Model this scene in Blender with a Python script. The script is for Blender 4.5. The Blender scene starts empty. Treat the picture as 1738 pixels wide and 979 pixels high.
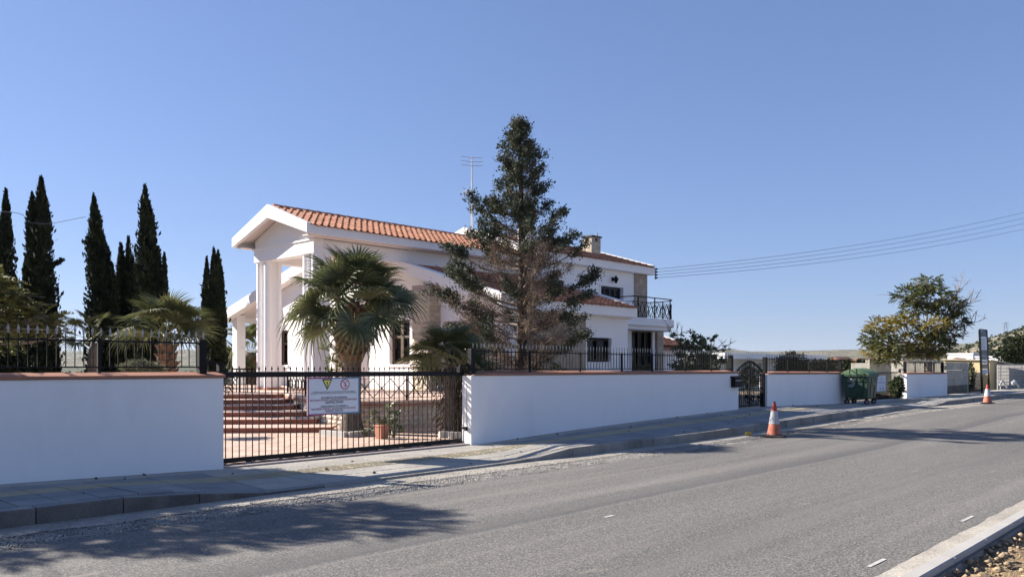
import bpy, math, random
import numpy as np
from mathutils import Vector, Matrix, noise
R = random.Random(7)
NR = np.random.RandomState(11)
S = bpy.context.scene
COL = S.collection
# ------------------------------------------------------------------ camera
A = math.radians(43.47)            # angle between the view direction and the road (X axis)
FPX, CX, HY, EYE = 1383.0, 869.0, 620.0, 1.6
cam = bpy.data.cameras.new('camera')
cam.sensor_width = 36.0
cam.lens = FPX * 36.0 / 1738.0
cam.shift_y = (HY - 489.5) / 1738.0
cam.clip_start = 0.1
cam.clip_end = 12000
camo = bpy.data.objects.new('camera', cam)
COL.objects.link(camo)
camo.location = (0, 0, EYE)
camo.rotation_euler = (math.radians(90), 0, A - math.radians(90))
S.camera = camo
# ------------------------------------------------------------------ light
SUN = Vector((-0.78, 1.72, 1.0)).normalized()      # towards the sun
sel = math.asin(SUN.z)
saz = math.atan2(SUN.x, SUN.y)
W = bpy.data.worlds.new('World')
S.world = W
W.use_nodes = True
nt = W.node_tree
bg = nt.nodes['Background']
sky = nt.nodes.new('ShaderNodeTexSky')
sky.sky_type = 'NISHITA'
sky.sun_disc = False
sky.sun_elevation = sel
sky.sun_rotation = saz
sky.altitude = 100
sky.air_density = 1.0
sky.dust_density = 0.2
sky.ozone_density = 3.0
gm = nt.nodes.new('ShaderNodeGamma'); gm.inputs[1].default_value = 0.62       # softer fall-off towards the horizon
nt.links.new(sky.outputs[0], gm.inputs[0])
tn = nt.nodes.new('ShaderNodeMix'); tn.data_type = 'RGBA'; tn.blend_type = 'MULTIPLY'
tn.inputs[0].default_value = 1.0; tn.inputs[7].default_value = (0.60, 0.70, 1.0, 1)
nt.links.new(gm.outputs[0], tn.inputs[6])
nt.links.new(tn.outputs[2], bg.inputs[0])
bg.inputs[1].default_value = 0.104
sl = bpy.data.lights.new('sun', 'SUN')
sl.energy = 5.0
sl.angle = math.radians(0.5)
sl.color = (1.0, 0.925, 0.83)
so = bpy.data.objects.new('sun', sl)
COL.objects.link(so)
so.rotation_euler = SUN.to_track_quat('Z', 'Y').to_euler()
so.location = (0, 0, 60)
S.view_settings.view_transform = 'Standard'
S.view_settings.look = 'None'
S.view_settings.exposure = 1.38
S.view_settings.gamma = 1
S.view_settings.use_curve_mapping = False
S.cycles.max_bounces = 6
S.cycles.transparent_max_bounces = 8
# ------------------------------------------------------------------ helpers
def ray(px):
    u = (px - CX) / FPX
    return (math.cos(A) + u * math.sin(A), math.sin(A) - u * math.cos(A))
def xat(px, Y):                     # X where the line of sight through column px meets the plane Y
    d = ray(px); return Y * d[0] / d[1]
def yat(px, X):
    d = ray(px); return X * d[1] / d[0]
def pD(px, D):
    d = ray(px); return (D * d[0], D * d[1])
def dep(x, y): return x * math.cos(A) + y * math.sin(A)
def zat(y, D): return EYE + (HY - y) * D / FPX

WL = {}
def wl(o): return WL.get(o.name, Vector((0, 0, 0))) if o else Vector((0, 0, 0))
def tag(o, label=None, cat=None, group=None, kind=None):
    if label: o['label'] = label
    if cat: o['category'] = cat
    if group: o['group'] = group
    if kind: o['kind'] = kind
    return o
def empty(name, loc, label, cat, group=None):
    o = bpy.data.objects.new(name, None)
    COL.objects.link(o); o.location = loc; o.empty_display_size = 0.3
    WL[o.name] = Vector(loc)
    return tag(o, label, cat, group)
def inst(mesh, name, parent, pos, rot=(0, 0, 0), scale=(1, 1, 1)):
    o = bpy.data.objects.new(name, mesh)
    COL.objects.link(o)
    p = Vector(pos)
    WL[o.name] = p
    if parent:
        o.parent = parent; o.location = p - wl(parent)
    else:
        o.location = p
    o.rotation_euler = rot; o.scale = scale
    return o

class MB:
    def __init__(s): s.v = []; s.f = []; s.m = []
    def add(s, vs, fs, mi=0):
        b = len(s.v); s.v += [tuple(v) for v in vs]
        s.f += [tuple(b + i for i in f) for f in fs]; s.m += [mi] * len(fs); return s
    def box(s, x0, x1, y0, y1, z0, z1, mi=0):
        vs = [(x, y, z) for z in (z0, z1) for y in (y0, y1) for x in (x0, x1)]
        return s.add(vs, [(0, 2, 3, 1), (4, 5, 7, 6), (0, 1, 5, 4), (2, 6, 7, 3), (0, 4, 6, 2), (1, 3, 7, 5)], mi)
    def obox(s, c, size, rz=0, mi=0, rx=0, ry=0):
        M = Matrix.Translation(c) @ Matrix.Rotation(rz, 4, 'Z') @ Matrix.Rotation(ry, 4, 'Y') @ Matrix.Rotation(rx, 4, 'X')
        hx, hy, hz = [a / 2 for a in size]
        vs = [M @ Vector((x, y, z)) for z in (-hz, hz) for y in (-hy, hy) for x in (-hx, hx)]
        return s.add(vs, [(0, 2, 3, 1), (4, 5, 7, 6), (0, 1, 5, 4), (2, 6, 7, 3), (0, 4, 6, 2), (1, 3, 7, 5)], mi)
    def bar(s, a, b, w, h=None, mi=0):   # rectangular bar from a to b
        a = Vector(a); b = Vector(b); h = h or w
        d = (b - a).normalized()
        up = Vector((0, 0, 1)) if abs(d.z) < 0.95 else Vector((0, 1, 0))
        sx = d.cross(up).normalized() * w / 2; sy = sx.cross(d).normalized() * h / 2
        vs = [p + q for p in (a, b) for q in (-sx - sy, sx - sy, sx + sy, -sx + sy)]
        return s.add(vs, [(0, 3, 2, 1), (4, 5, 6, 7), (0, 1, 5, 4), (1, 2, 6, 5), (2, 3, 7, 6), (3, 0, 4, 7)], mi)
    def prism(s, poly, z0, z1, mi=0, top=None):
        n = len(poly)
        vs = [(p[0], p[1], z0) for p in poly] + [(p[0], p[1], z1) for p in poly]
        fs = [tuple(range(n - 1, -1, -1)), tuple(range(n, 2 * n))] + [(i, (i + 1) % n, n + (i + 1) % n, n + i) for i in range(n)]
        s.add(vs, fs, mi)
        if top is not None: s.m[-n - 1] = top
        return s
    def ext(s, pts, vec, mi=0):          # extrude any planar polygon
        n = len(pts); vec = Vector(vec)
        vs = [Vector(p) for p in pts] + [Vector(p) + vec for p in pts]
        return s.add(vs, [tuple(range(n - 1, -1, -1)), tuple(range(n, 2 * n))] + [(i, (i + 1) % n, n + (i + 1) % n, n + i) for i in range(n)], mi)
    def tube(s, pts, r, n=6, mi=0, cap=True):
        pts = [Vector(p) for p in pts]; m = len(pts)
        rs = r if isinstance(r, (list, tuple)) else [r] * m
        vs = []; ref = None
        for i, p in enumerate(pts):
            d = (pts[min(i + 1, m - 1)] - pts[max(i - 1, 0)])
            d = d.normalized() if d.length > 1e-9 else Vector((0, 0, 1))
            if ref is None:
                ref = Vector((0, 0, 1)) if abs(d.z) < 0.9 else Vector((1, 0, 0))
            sx = d.cross(ref)
            if sx.length < 1e-6: sx = d.cross(Vector((0.3, 1, 0.2)))
            sx.normalize(); sy = d.cross(sx).normalized(); ref = -sy if False else ref
            for k in range(n):
                a = 2 * math.pi * k / n
                vs.append(p + (sx * math.cos(a) + sy * math.sin(a)) * rs[i])
        fs = [(i * n + k, i * n + (k + 1) % n, (i + 1) * n + (k + 1) % n, (i + 1) * n + k) for i in range(m - 1) for k in range(n)]
        if cap: fs += [tuple(range(n - 1, -1, -1)), tuple((m - 1) * n + k for k in range(n))]
        return s.add(vs, fs, mi)
    def lathe(s, prof, c=(0, 0, 0), n=16, mi=0, sq=None):
        vs = []; m = len(prof)
        for r, z in prof:
            for k in range(n):
                a = 2 * math.pi * k / n
                vs.append((c[0] + r * math.cos(a), c[1] + r * math.sin(a), c[2] + z))
        fs = [(i * n + k, i * n + (k + 1) % n, (i + 1) * n + (k + 1) % n, (i + 1) * n + k) for i in range(m - 1) for k in range(n)]
        fs += [tuple(range(n - 1, -1, -1)), tuple((m - 1) * n + k for k in range(n))]
        return s.add(vs, fs, mi)
    def mesh(s, name, mats, origin=(0, 0, 0), smooth=False):
        me = bpy.data.meshes.new(name)
        o = Vector(origin)
        me.from_pydata([(v[0] - o.x, v[1] - o.y, v[2] - o.z) for v in s.v], [], s.f)
        mats = mats if isinstance(mats, (list, tuple)) else [mats]
        for m in mats: me.materials.append(m)
        if len(mats) > 1: me.polygons.foreach_set('material_index', s.m)
        if smooth: me.polygons.foreach_set('use_smooth', [True] * len(me.polygons))
        me.update()
        return me
    def build(s, name, mats, parent=None, origin=None, smooth=False, bevel=0):
        og = Vector(origin) if origin is not None else wl(parent)
        me = s.mesh(name, mats, og, smooth)
        o = bpy.data.objects.new(name, me); COL.objects.link(o)
        WL[o.name] = Vector(og)
        if parent: o.parent = parent; o.location = og - wl(parent)
        else: o.location = og
        if bevel:
            b = o.modifiers.new('bevel', 'BEVEL'); b.width = bevel; b.segments = 2; b.limit_method = 'ANGLE'
        return o

def npmesh(name, V, F, mats, mi=None, parent=None, origin=None, smooth=False):
    """fast mesh of equal sized faces"""
    og = Vector(origin) if origin is not None else wl(parent)
    V = np.asarray(V, dtype=np.float32) - np.array(og, dtype=np.float32)
    F = np.asarray(F, dtype=np.int32); k = F.shape[1]
    me = bpy.data.meshes.new(name)
    me.vertices.add(len(V)); me.vertices.foreach_set('co', V.ravel())
    me.loops.add(F.size); me.loops.foreach_set('vertex_index', F.ravel())
    me.polygons.add(len(F)); me.polygons.foreach_set('loop_start', np.arange(0, F.size, k, dtype=np.int32))
    try: me.polygons.foreach_set('loop_total', np.full(len(F), k, dtype=np.int32))
    except Exception: pass
    mats = mats if isinstance(mats, (list, tuple)) else [mats]
    for m in mats: me.materials.append(m)
    if mi is not None: me.polygons.foreach_set('material_index', np.asarray(mi, dtype=np.int32))
    if smooth: me.polygons.foreach_set('use_smooth', np.ones(len(F), dtype=bool))
    me.update(calc_edges=True)
    o = bpy.data.objects.new(name, me); COL.objects.link(o)
    WL[o.name] = Vector(og)
    if parent: o.parent = parent; o.location = og - wl(parent)
    else: o.location = og
    return o

def leaves(C, Dn, L, Wd, rs=NR):
    """rhombic leaf quads: centres C, directions Dn, lengths L, widths Wd"""
    C = np.asarray(C, float); Dn = np.asarray(Dn, float)
    Dn = Dn / (np.linalg.norm(Dn, axis=1, keepdims=True) + 1e-9)
    n = len(C)
    rnd = rs.normal(size=(n, 3))
    Sd = np.cross(Dn, rnd); Sd /= (np.linalg.norm(Sd, axis=1, keepdims=True) + 1e-9)
    L = np.broadcast_to(L, (n,))[:, None]; Wd = np.broadcast_to(Wd, (n,))[:, None]
    nn = np.cross(Dn, Sd)
    V = np.empty((n, 4, 3))
    V[:, 0] = C - Dn * L * 0.5
    V[:, 1] = C + Sd * Wd * 0.5 + nn * Wd * 0.2
    V[:, 2] = C + Dn * L * 0.5
    V[:, 3] = C - Sd * Wd * 0.5 + nn * Wd * 0.2
    F = np.arange(4 * n).reshape(n, 4)
    return V.reshape(-1, 3), F

# ------------------------------------------------------------------ materials
def N(nt, t, **k):
    n = nt.nodes.new(t)
    for a, b in k.items():
        if a == 'inp':
            for i, v in b.items(): n.inputs[i].default_value = v
        else: setattr(n, a, b)
    return n
def mixc(nt, fac, a, b, mode='MIX'):
    n = N(nt, 'ShaderNodeMix', data_type='RGBA', blend_type=mode)
    for i, v in ((0, fac), (6, a), (7, b)):
        if hasattr(v, 'links') or isinstance(v, bpy.types.NodeSocket): nt.links.new(v, n.inputs[i])
        else: n.inputs[i].default_value = v
    return n.outputs[2]
def ramp(nt, fac, stops, interp='LINEAR'):
    r = N(nt, 'ShaderNodeValToRGB'); r.color_ramp.interpolation = interp
    e = r.color_ramp.elements
    while len(e) < len(stops): e.new(0.5)
    for i, (p, c) in enumerate(stops):
        e[i].position = p; e[i].color = c if len(c) == 4 else (*c, 1)
    nt.links.new(fac, r.inputs[0]); return r.outputs[0]
def pos(nt, scale=(1, 1, 1), obj=False):
    g = N(nt, 'ShaderNodeTexCoord') if obj else N(nt, 'ShaderNodeNewGeometry')
    m = N(nt, 'ShaderNodeMapping'); m.inputs[3].default_value = scale
    nt.links.new(g.outputs['Object' if obj else 'Position'], m.inputs[0]); return m.outputs[0]
def noi(nt, vec, scale, detail=4, rough=0.55):
    n = N(nt, 'ShaderNodeTexNoise'); n.inputs['Scale'].default_value = scale
    n.inputs['Detail'].default_value = detail; n.inputs['Roughness'].default_value = rough
    nt.links.new(vec, n.inputs['Vector']); return n.outputs[0]
def newmat(name):
    m = bpy.data.materials.new(name); m.use_nodes = True
    nt = m.node_tree; b = nt.nodes['Principled BSDF']; return m, nt, b
def c4(c, k=1.0): return (min(c[0] * k, 1), min(c[1] * k, 1), min(c[2] * k, 1), 1)
def mat(name, col, rough=0.8, var=0.12, scale=1.5, fine=30.0, finevar=0.06, bump=0.0, bscale=60.0, bdist=0.01, spec=0.3, metal=0.0, objrand=0.0, stain=None, stainamt=0.0):
    m, nt, b = newmat(name)
    p = pos(nt)
    n1 = noi(nt, p, scale, 5); n2 = noi(nt, p, fine, 3)
    c = ramp(nt, n1, [(0.3, c4(col, 1 - var)), (0.7, c4(col, 1 + var))])
    f = ramp(nt, n2, [(0.3, c4((1, 1, 1), 1 - finevar)), (0.7, (1, 1, 1, 1))])
    c = mixc(nt, 1.0, c, f, 'MULTIPLY')
    if stain:
        n3 = noi(nt, pos(nt, (1, 1, 0.35)), scale * 1.7, 6, 0.65)
        fac = ramp(nt, n3, [(0.52, (0, 0, 0, 1)), (0.72, c4((1, 1, 1), stainamt))])
        c = mixc(nt, fac, c, c4(stain))
    if objrand:
        oi = N(nt, 'ShaderNodeObjectInfo')
        g = ramp(nt, oi.outputs['Random'], [(0, c4((1, 1, 1), 1 - objrand)), (0.5, (1 - objrand * .3, 1 - objrand * .4, 1 - objrand * .5, 1)), (1, (1, 1, 1, 1))])
        c = mixc(nt, 1.0, c, g, 'MULTIPLY')
    nt.links.new(c, b.inputs['Base Color'])
    b.inputs['Roughness'].default_value = rough
    b.inputs['Specular IOR Level'].default_value = spec
    b.inputs['Metallic'].default_value = metal
    if bump:
        n4 = noi(nt, p, bscale, 4, 0.6)
        bp = N(nt, 'ShaderNodeBump'); bp.inputs['Strength'].default_value = bump; bp.inputs['Distance'].default_value = bdist
        nt.links.new(n4, bp.inputs['Height']); nt.links.new(bp.outputs[0], b.inputs['Normal'])
    return m
def leafmat(name, c1, c2, c3=None, scale=1.2, trans=0.25, rough=0.55, spec=0.3):
    m, nt, b = newmat(name)
    p = pos(nt)
    n1 = noi(nt, p, scale, 3)
    st = [(0.35, c4(c1)), (0.62, c4(c2))]
    if c3: st.append((0.78, c4(c3)))
    c = ramp(nt, n1, st)
    g = N(nt, 'ShaderNodeNewGeometry')
    r = ramp(nt, g.outputs['Random Per Island'], [(0, (0.55, 0.55, 0.55, 1)), (1, (1.0, 1.0, 1.0, 1))])
    c = mixc(nt, 1.0, c, r, 'MULTIPLY')
    nt.links.new(c, b.inputs['Base Color'])
    b.inputs['Roughness'].default_value = rough
    b.inputs['Specular IOR Level'].default_value = spec
    if trans:
        t = N(nt, 'ShaderNodeBsdfTranslucent'); nt.links.new(c, t.inputs[0])
        ms = N(nt, 'ShaderNodeMixShader'); ms.inputs[0].default_value = trans
        nt.links.new(b.outputs[0], ms.inputs[1]); nt.links.new(t.outputs[0], ms.inputs[2])
        nt.links.new(ms.outputs[0], nt.nodes['Material Output'].inputs[0])
    return m
def glassmat(name, col=(0.012, 0.012, 0.013), rough=0.08):
    m, nt, b = newmat(name)
    b.inputs['Base Color'].default_value = c4(col); b.inputs['Roughness'].default_value = rough
    b.inputs['Specular IOR Level'].default_value = 0.15
    n = noi(nt, pos(nt), 1.2, 2); bp = N(nt, 'ShaderNodeBump'); bp.inputs['Strength'].default_value = 0.05
    nt.links.new(n, bp.inputs['Height']); nt.links.new(bp.outputs[0], b.inputs['Normal'])
    return m

M = {}
M['plaster'] = mat('white_plaster', (0.84, 0.825, 0.81), 0.85, 0.02, 0.8, 25, 0.02, bump=0.15, bscale=180, bdist=0.002, stain=(0.62, 0.60, 0.57), stainamt=0.22)
M['housewhite'] = mat('house_plaster', (0.82, 0.805, 0.795), 0.85, 0.02, 0.5, 12, 0.02, bump=0.12, bscale=150, bdist=0.002, stain=(0.66, 0.62, 0.6), stainamt=0.15)
M['soffit'] = mat('pink_plaster', (0.74, 0.66, 0.63), 0.85, 0.02, 0.5, 12, 0.02)
M['rooftile'] = mat('clay_roof_tile', (0.46, 0.205, 0.125), 0.85, 0.25, 2.5, 18, 0.25, bump=0.2, bscale=90, objrand=0.25, stain=(0.62, 0.38, 0.24), stainamt=0.6)
M['coping'] = mat('terracotta_coping', (0.36, 0.165, 0.10), 0.7, 0.15, 2, 30, 0.15, bump=0.1, stain=(0.22, 0.13, 0.10), stainamt=0.5)
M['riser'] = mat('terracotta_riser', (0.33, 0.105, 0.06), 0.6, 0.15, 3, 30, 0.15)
M['barkdark'] = mat('dark_bark', (0.065, 0.048, 0.038), 0.95, 0.3, 8, 30, 0.4, bump=0.9, bscale=30, bdist=0.03)
M['terracotta'] = mat('terracotta_tile', (0.40, 0.175, 0.115), 0.6, 0.12, 3, 30, 0.1, bump=0.05)
M['tread'] = mat('terracotta_tread', (0.60, 0.43, 0.35), 0.65, 0.1, 3, 30, 0.1)
M['drivetile'] = mat('pink_paving_tile', (0.60, 0.44, 0.35), 0.7, 0.12, 1.2, 30, 0.12, objrand=0.16, bump=0.1)
M['grout'] = mat('pale_grout', (0.42, 0.34, 0.29), 0.9, 0.1)
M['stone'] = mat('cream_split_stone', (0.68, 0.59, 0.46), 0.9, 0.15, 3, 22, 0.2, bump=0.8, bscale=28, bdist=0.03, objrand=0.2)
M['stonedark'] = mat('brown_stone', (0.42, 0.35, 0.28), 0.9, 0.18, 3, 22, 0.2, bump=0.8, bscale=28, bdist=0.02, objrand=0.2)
M['wallstone'] = mat('buff_split_stone', (0.70, 0.64, 0.53), 0.9, 0.12, 3, 22, 0.2, bump=0.9, bscale=24, bdist=0.03, objrand=0.18)
M['iron'] = mat('black_iron', (0.008, 0.008, 0.009), 0.6, 0.2, 4, 40, 0.1, spec=0.2)
M['ironedge'] = mat('black_gate_paint', (0.009, 0.009, 0.010), 0.55, 0.2, 4, 40, 0.1, spec=0.25)
M['spear'] = mat('grey_spear_metal', (0.38, 0.36, 0.33), 0.5, 0.2, 6, 40, 0.1, spec=0.5)
M['shutter'] = mat('brown_shutter', (0.10, 0.068, 0.045), 0.55, 0.25, 3, 30, 0.15)
M['shutterdark'] = mat('charcoal_shutter', (0.025, 0.027, 0.032), 0.5, 0.2, 3, 30, 0.1)
M['glass'] = glassmat('dark_glass')
M['slab'] = mat('grey_paving', (0.26, 0.265, 0.265), 0.85, 0.12, 1.0, 60, 0.15, bump=0.25, bscale=120, bdist=0.003, objrand=0.14, stain=(0.45, 0.43, 0.38), stainamt=0.5)
M['slabpale'] = mat('pale_paving', (0.40, 0.375, 0.33), 0.85, 0.14, 1.0, 60, 0.15, bump=0.25, bscale=120, bdist=0.003, objrand=0.14, stain=(0.5, 0.47, 0.40), stainamt=0.6)  # paler copy of the grey paving for the gate apron and wall edging
M['slaby'] = mat('beige_paving', (0.40, 0.345, 0.235), 0.85, 0.12, 1.0, 60, 0.15, bump=0.25, bscale=120, bdist=0.003, objrand=0.14, stain=(0.35, 0.33, 0.28), stainamt=0.5)
M['kerb'] = mat('concrete_kerb', (0.33, 0.31, 0.28), 0.9, 0.25, 1.1, 50, 0.3, bump=0.5, bscale=70, bdist=0.008, objrand=0.2, stain=(0.10, 0.085, 0.07), stainamt=0.85)
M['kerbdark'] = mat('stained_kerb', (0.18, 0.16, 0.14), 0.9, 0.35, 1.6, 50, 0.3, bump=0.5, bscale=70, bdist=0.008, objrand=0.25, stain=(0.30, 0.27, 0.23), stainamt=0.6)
M['kerbnew'] = mat('new_concrete_kerb', (0.42, 0.405, 0.375), 0.9, 0.07, 2, 60, 0.1, bump=0.3, bscale=90, bdist=0.004, objrand=0.08)
M['concrete'] = mat('poured_concrete', (0.44, 0.42, 0.37), 0.9, 0.18, 2.5, 40, 0.25, bump=0.8, bscale=18, bdist=0.02, stain=(0.24, 0.21, 0.17), stainamt=0.6)
M['mortar'] = mat('joint_mortar', (0.07, 0.066, 0.062), 0.95, 0.1)
M['gravel'] = mat('gravel_stone', (0.34, 0.32, 0.29), 0.9, 0.3, 6, 40, 0.2)
M['soil'] = mat('garden_soil', (0.20, 0.15, 0.105), 0.95, 0.25, 1.5, 20, 0.3, bump=0.8, bscale=10, bdist=0.05)
M['dirt'] = mat('rubble_soil', (0.30, 0.215, 0.125), 0.95, 0.3, 4, 30, 0.35, bump=0.9, bscale=30, bdist=0.03)
M['rubble'] = mat('pale_rubble', (0.34, 0.26, 0.165), 0.95, 0.4, 8, 40, 0.25, bump=0.6, bscale=40, bdist=0.02)
M['bark'] = mat('brown_bark', (0.16, 0.115, 0.085), 0.95, 0.3, 8, 30, 0.4, bump=0.9, bscale=30, bdist=0.03)
M['barkgrey'] = mat('grey_bark', (0.26, 0.215, 0.175), 0.95, 0.3, 8, 30, 0.35, bump=0.9, bscale=40, bdist=0.02)
M['palmbark'] = mat('palm_bark', (0.21, 0.165, 0.13), 0.95, 0.3, 10, 50, 0.45, bump=1.0, bscale=40, bdist=0.03)
M['boot'] = mat('palm_leaf_base', (0.24, 0.14, 0.085), 0.85, 0.35, 9, 40, 0.35, bump=0.7, bscale=60, objrand=0.35)
M['palm'] = leafmat('palm_leaf', (0.10, 0.122, 0.05), (0.165, 0.185, 0.08), (0.31, 0.30, 0.165), 2.5, 0.22, 0.36, 0.5)
M['palmyel'] = leafmat('palm_leaf_pale', (0.10, 0.125, 0.045), (0.17, 0.18, 0.075), (0.27, 0.24, 0.12), 2.5, 0.3, 0.5, 0.4)
M['palmdead'] = leafmat('palm_leaf_dry', (0.17, 0.11, 0.06), (0.26, 0.17, 0.09), None, 2.5, 0.15, 0.8, 0.2)
M['petiole'] = mat('palm_petiole', (0.17, 0.17, 0.07), 0.6, 0.25, 5)
M['cyp'] = leafmat('cypress_leaf', (0.014, 0.022, 0.012), (0.032, 0.042, 0.018), None, 1.5, 0.08, 0.75, 0.15)
M['conif'] = leafmat('conifer_leaf', (0.055, 0.07, 0.045), (0.10, 0.115, 0.07), None, 1.6, 0.12, 0.7, 0.2)
M['conifdry'] = leafmat('conifer_leaf_dry', (0.14, 0.095, 0.07), (0.23, 0.165, 0.12), None, 2.0, 0.12, 0.8, 0.1)
M['acaciag'] = leafmat('acacia_leaf_green', (0.07, 0.09, 0.026), (0.15, 0.16, 0.045), None, 1.0, 0.22, 0.6, 0.25)
M['acaciay'] = leafmat('acacia_leaf_gold', (0.20, 0.17, 0.03), (0.34, 0.26, 0.04), None, 1.0, 0.28, 0.6, 0.25)
M['bushg'] = leafmat('shrub_leaf', (0.06, 0.085, 0.035), (0.16, 0.19, 0.085), None, 3, 0.2, 0.5, 0.35)
M['bushpale'] = leafmat('pale_shrub_leaf', (0.14, 0.15, 0.09), (0.24, 0.24, 0.15), None, 4, 0.2, 0.7, 0.2)
M['bushdark'] = leafmat('dark_shrub_leaf', (0.025, 0.035, 0.015), (0.05, 0.06, 0.025), None, 4, 0.1, 0.6, 0.2)
M['yucca'] = leafmat('dracaena_leaf', (0.14, 0.17, 0.04), (0.30, 0.30, 0.10), None, 4, 0.3, 0.5, 0.3)
M['litter'] = leafmat('dry_leaf', (0.14, 0.08, 0.04), (0.25, 0.16, 0.08), None, 8, 0.0, 0.9, 0.1)

Fv = (math.cos(A), math.sin(A)); Rv = (math.sin(A), -math.cos(A))
# ------------------------------------------------------------------ asphalt
def asphalt():
    m, nt, b = newmat('asphalt')
    p = pos(nt)
    g = N(nt, 'ShaderNodeNewGeometry'); sx = N(nt, 'ShaderNodeSeparateXYZ'); nt.links.new(g.outputs['Position'], sx.inputs[0])
    base = ramp(nt, noi(nt, pos(nt, (0.12, 0.9, 1)), 1.0, 5), [(0.3, (0.165, 0.158, 0.148, 1)), (0.7, (0.215, 0.205, 0.191, 1))])
    grit = noi(nt, p, 55, 2, 0.8)
    gr = ramp(nt, grit, [(0.36, (0.42, 0.42, 0.42, 1)), (0.55, (0.9, 0.9, 0.9, 1)), (0.66, (1.5, 1.45, 1.38, 1))])
    c = mixc(nt, 1.0, base, gr, 'MULTIPLY')
    gr2 = ramp(nt, noi(nt, p, 150, 2, 0.8), [(0.35, (0.6, 0.6, 0.6, 1)), (0.65, (1.2, 1.2, 1.2, 1))])
    c = mixc(nt, 0.7, c, gr2, 'MULTIPLY')
    # dusty tint close to the kerbs and in streaks along the lane
    st = ramp(nt, noi(nt, pos(nt, (0.05, 2.2, 1)), 1.0, 4, 0.6), [(0.5, (0, 0, 0, 1)), (0.75, (0.42, 0.42, 0.42, 1))])
    c = mixc(nt, st, c, (0.27, 0.245, 0.215, 1))
    # worn pale scuffs
    sc = ramp(nt, noi(nt, pos(nt, (0.7, 3.0, 1)), 1.6, 3, 0.5), [(0.66, (0, 0, 0, 1)), (0.74, (0.6, 0.6, 0.6, 1))])
    c = mixc(nt, sc, c, (0.27, 0.24, 0.20, 1))
    # longitudinal paving seam with a darker bitumen band beside it
    wob = noi(nt, pos(nt, (0.25, 0.05, 1)), 1.0, 2)
    ad = N(nt, 'ShaderNodeMath', operation='MULTIPLY_ADD', inp={1: 0.16}); nt.links.new(wob, ad.inputs[0]); nt.links.new(sx.outputs[1], ad.inputs[2])
    band = ramp(nt, _remap(nt, ad.outputs[0], 5.3, 6.4), [(0.0, (0, 0, 0, 1)), (0.30, (0, 0, 0, 1)), (0.38, (0.62, 0.62, 0.62, 1)), (0.55, (0.45, 0.45, 0.45, 1)), (0.85, (0, 0, 0, 1))])
    c = mixc(nt, band, c, (0.075, 0.075, 0.078, 1))
    seam = ramp(nt, _remap(nt, ad.outputs[0], 5.55, 5.67), [(0.2, (0, 0, 0, 1)), (0.45, (0.3, 0.3, 0.3, 1)), (0.6, (0.3, 0.3, 0.3, 1)), (0.8, (0, 0, 0, 1))])
    c = mixc(nt, seam, c, (0.2, 0.195, 0.19, 1))
    band2 = ramp(nt, _remap(nt, ad.outputs[0], 3.2, 4.2), [(0.0, (0, 0, 0, 1)), (0.4, (0.25, 0.25, 0.25, 1)), (0.6, (0.25, 0.25, 0.25, 1)), (1.0, (0, 0, 0, 1))])
    c = mixc(nt, band2, c, (0.085, 0.085, 0.085, 1))
    nt.links.new(c, b.inputs['Base Color']); b.inputs['Roughness'].default_value = 0.9
    b.inputs['Specular IOR Level'].default_value = 0.25
    bp = N(nt, 'ShaderNodeBump'); bp.inputs['Strength'].default_value = 0.7; bp.inputs['Distance'].default_value = 0.008
    nt.links.new(grit, bp.inputs['Height']); nt.links.new(bp.outputs[0], b.inputs['Normal'])
    return m
def _remap(nt, sock, a, bb):
    n = N(nt, 'ShaderNodeMapRange', inp={1: a, 2: bb, 3: 0.0, 4: 1.0}); nt.links.new(sock, n.inputs[0]); return n.outputs[0]
M['asphalt'] = asphalt()
M['strip'] = mat('cement_strip', (0.38, 0.35, 0.30), 0.95, 0.25, 2.2, 40, 0.4, bump=0.6, bscale=50, bdist=0.01, stain=(0.24, 0.22, 0.19), stainamt=0.6)
M['gravelbed'] = mat('gravel_bed', (0.27, 0.25, 0.225), 0.95, 0.2, 2.5, 60, 0.55, bump=1.0, bscale=55, bdist=0.03)
M['paint'] = mat('white_road_paint', (0.50, 0.49, 0.46), 0.8, 0.15, 8, 50, 0.3)

def terrainmat():
    m, nt, b = newmat('hill_scrub')
    n1 = noi(nt, pos(nt, (1, 1, 1.5)), 0.02, 8, 0.65)
    n2 = noi(nt, pos(nt, (0.35, 0.35, 6)), 0.06, 6, 0.7)
    n3 = noi(nt, pos(nt), 0.22, 4, 0.75)
    c = ramp(nt, n2, [(0.38, (0.07, 0.07, 0.045, 1)), (0.46, (0.16, 0.13, 0.09, 1)), (0.52, (0.50, 0.43, 0.33, 1)), (0.60, (0.26, 0.20, 0.14, 1)), (0.66, (0.55, 0.48, 0.38, 1)), (0.8, (0.2, 0.165, 0.11, 1))])
    d = ramp(nt, n3, [(0.42, (0, 0, 0, 1)), (0.53, (0.95, 0.95, 0.95, 1))])
    c = mixc(nt, d, c, (0.045, 0.055, 0.03, 1))
    az_ = N(nt, 'ShaderNodeNewGeometry'); sp_ = N(nt, 'ShaderNodeSeparateXYZ'); nt.links.new(az_.outputs['Position'], sp_.inputs[0])
    low = _remap(nt, sp_.outputs[2], -1.5, 1.0)            # fields and groves of the plain below the hill
    pl = ramp(nt, noi(nt, pos(nt), 0.035, 6, 0.7), [(0.4, (0.035, 0.05, 0.025, 1)), (0.55, (0.09, 0.09, 0.055, 1)), (0.68, (0.22, 0.19, 0.13, 1))])
    c = mixc(nt, low, pl, c)
    g = ramp(nt, n1, [(0.5, (0, 0, 0, 1)), (0.62, (0.4, 0.4, 0.4, 1))])
    c = mixc(nt, g, c, (0.09, 0.11, 0.05, 1))
    nt.links.new(c, b.inputs['Base Color']); b.inputs['Roughness'].default_value = 0.95
    b.inputs['Specular IOR Level'].default_value = 0.1
    return m
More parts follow.
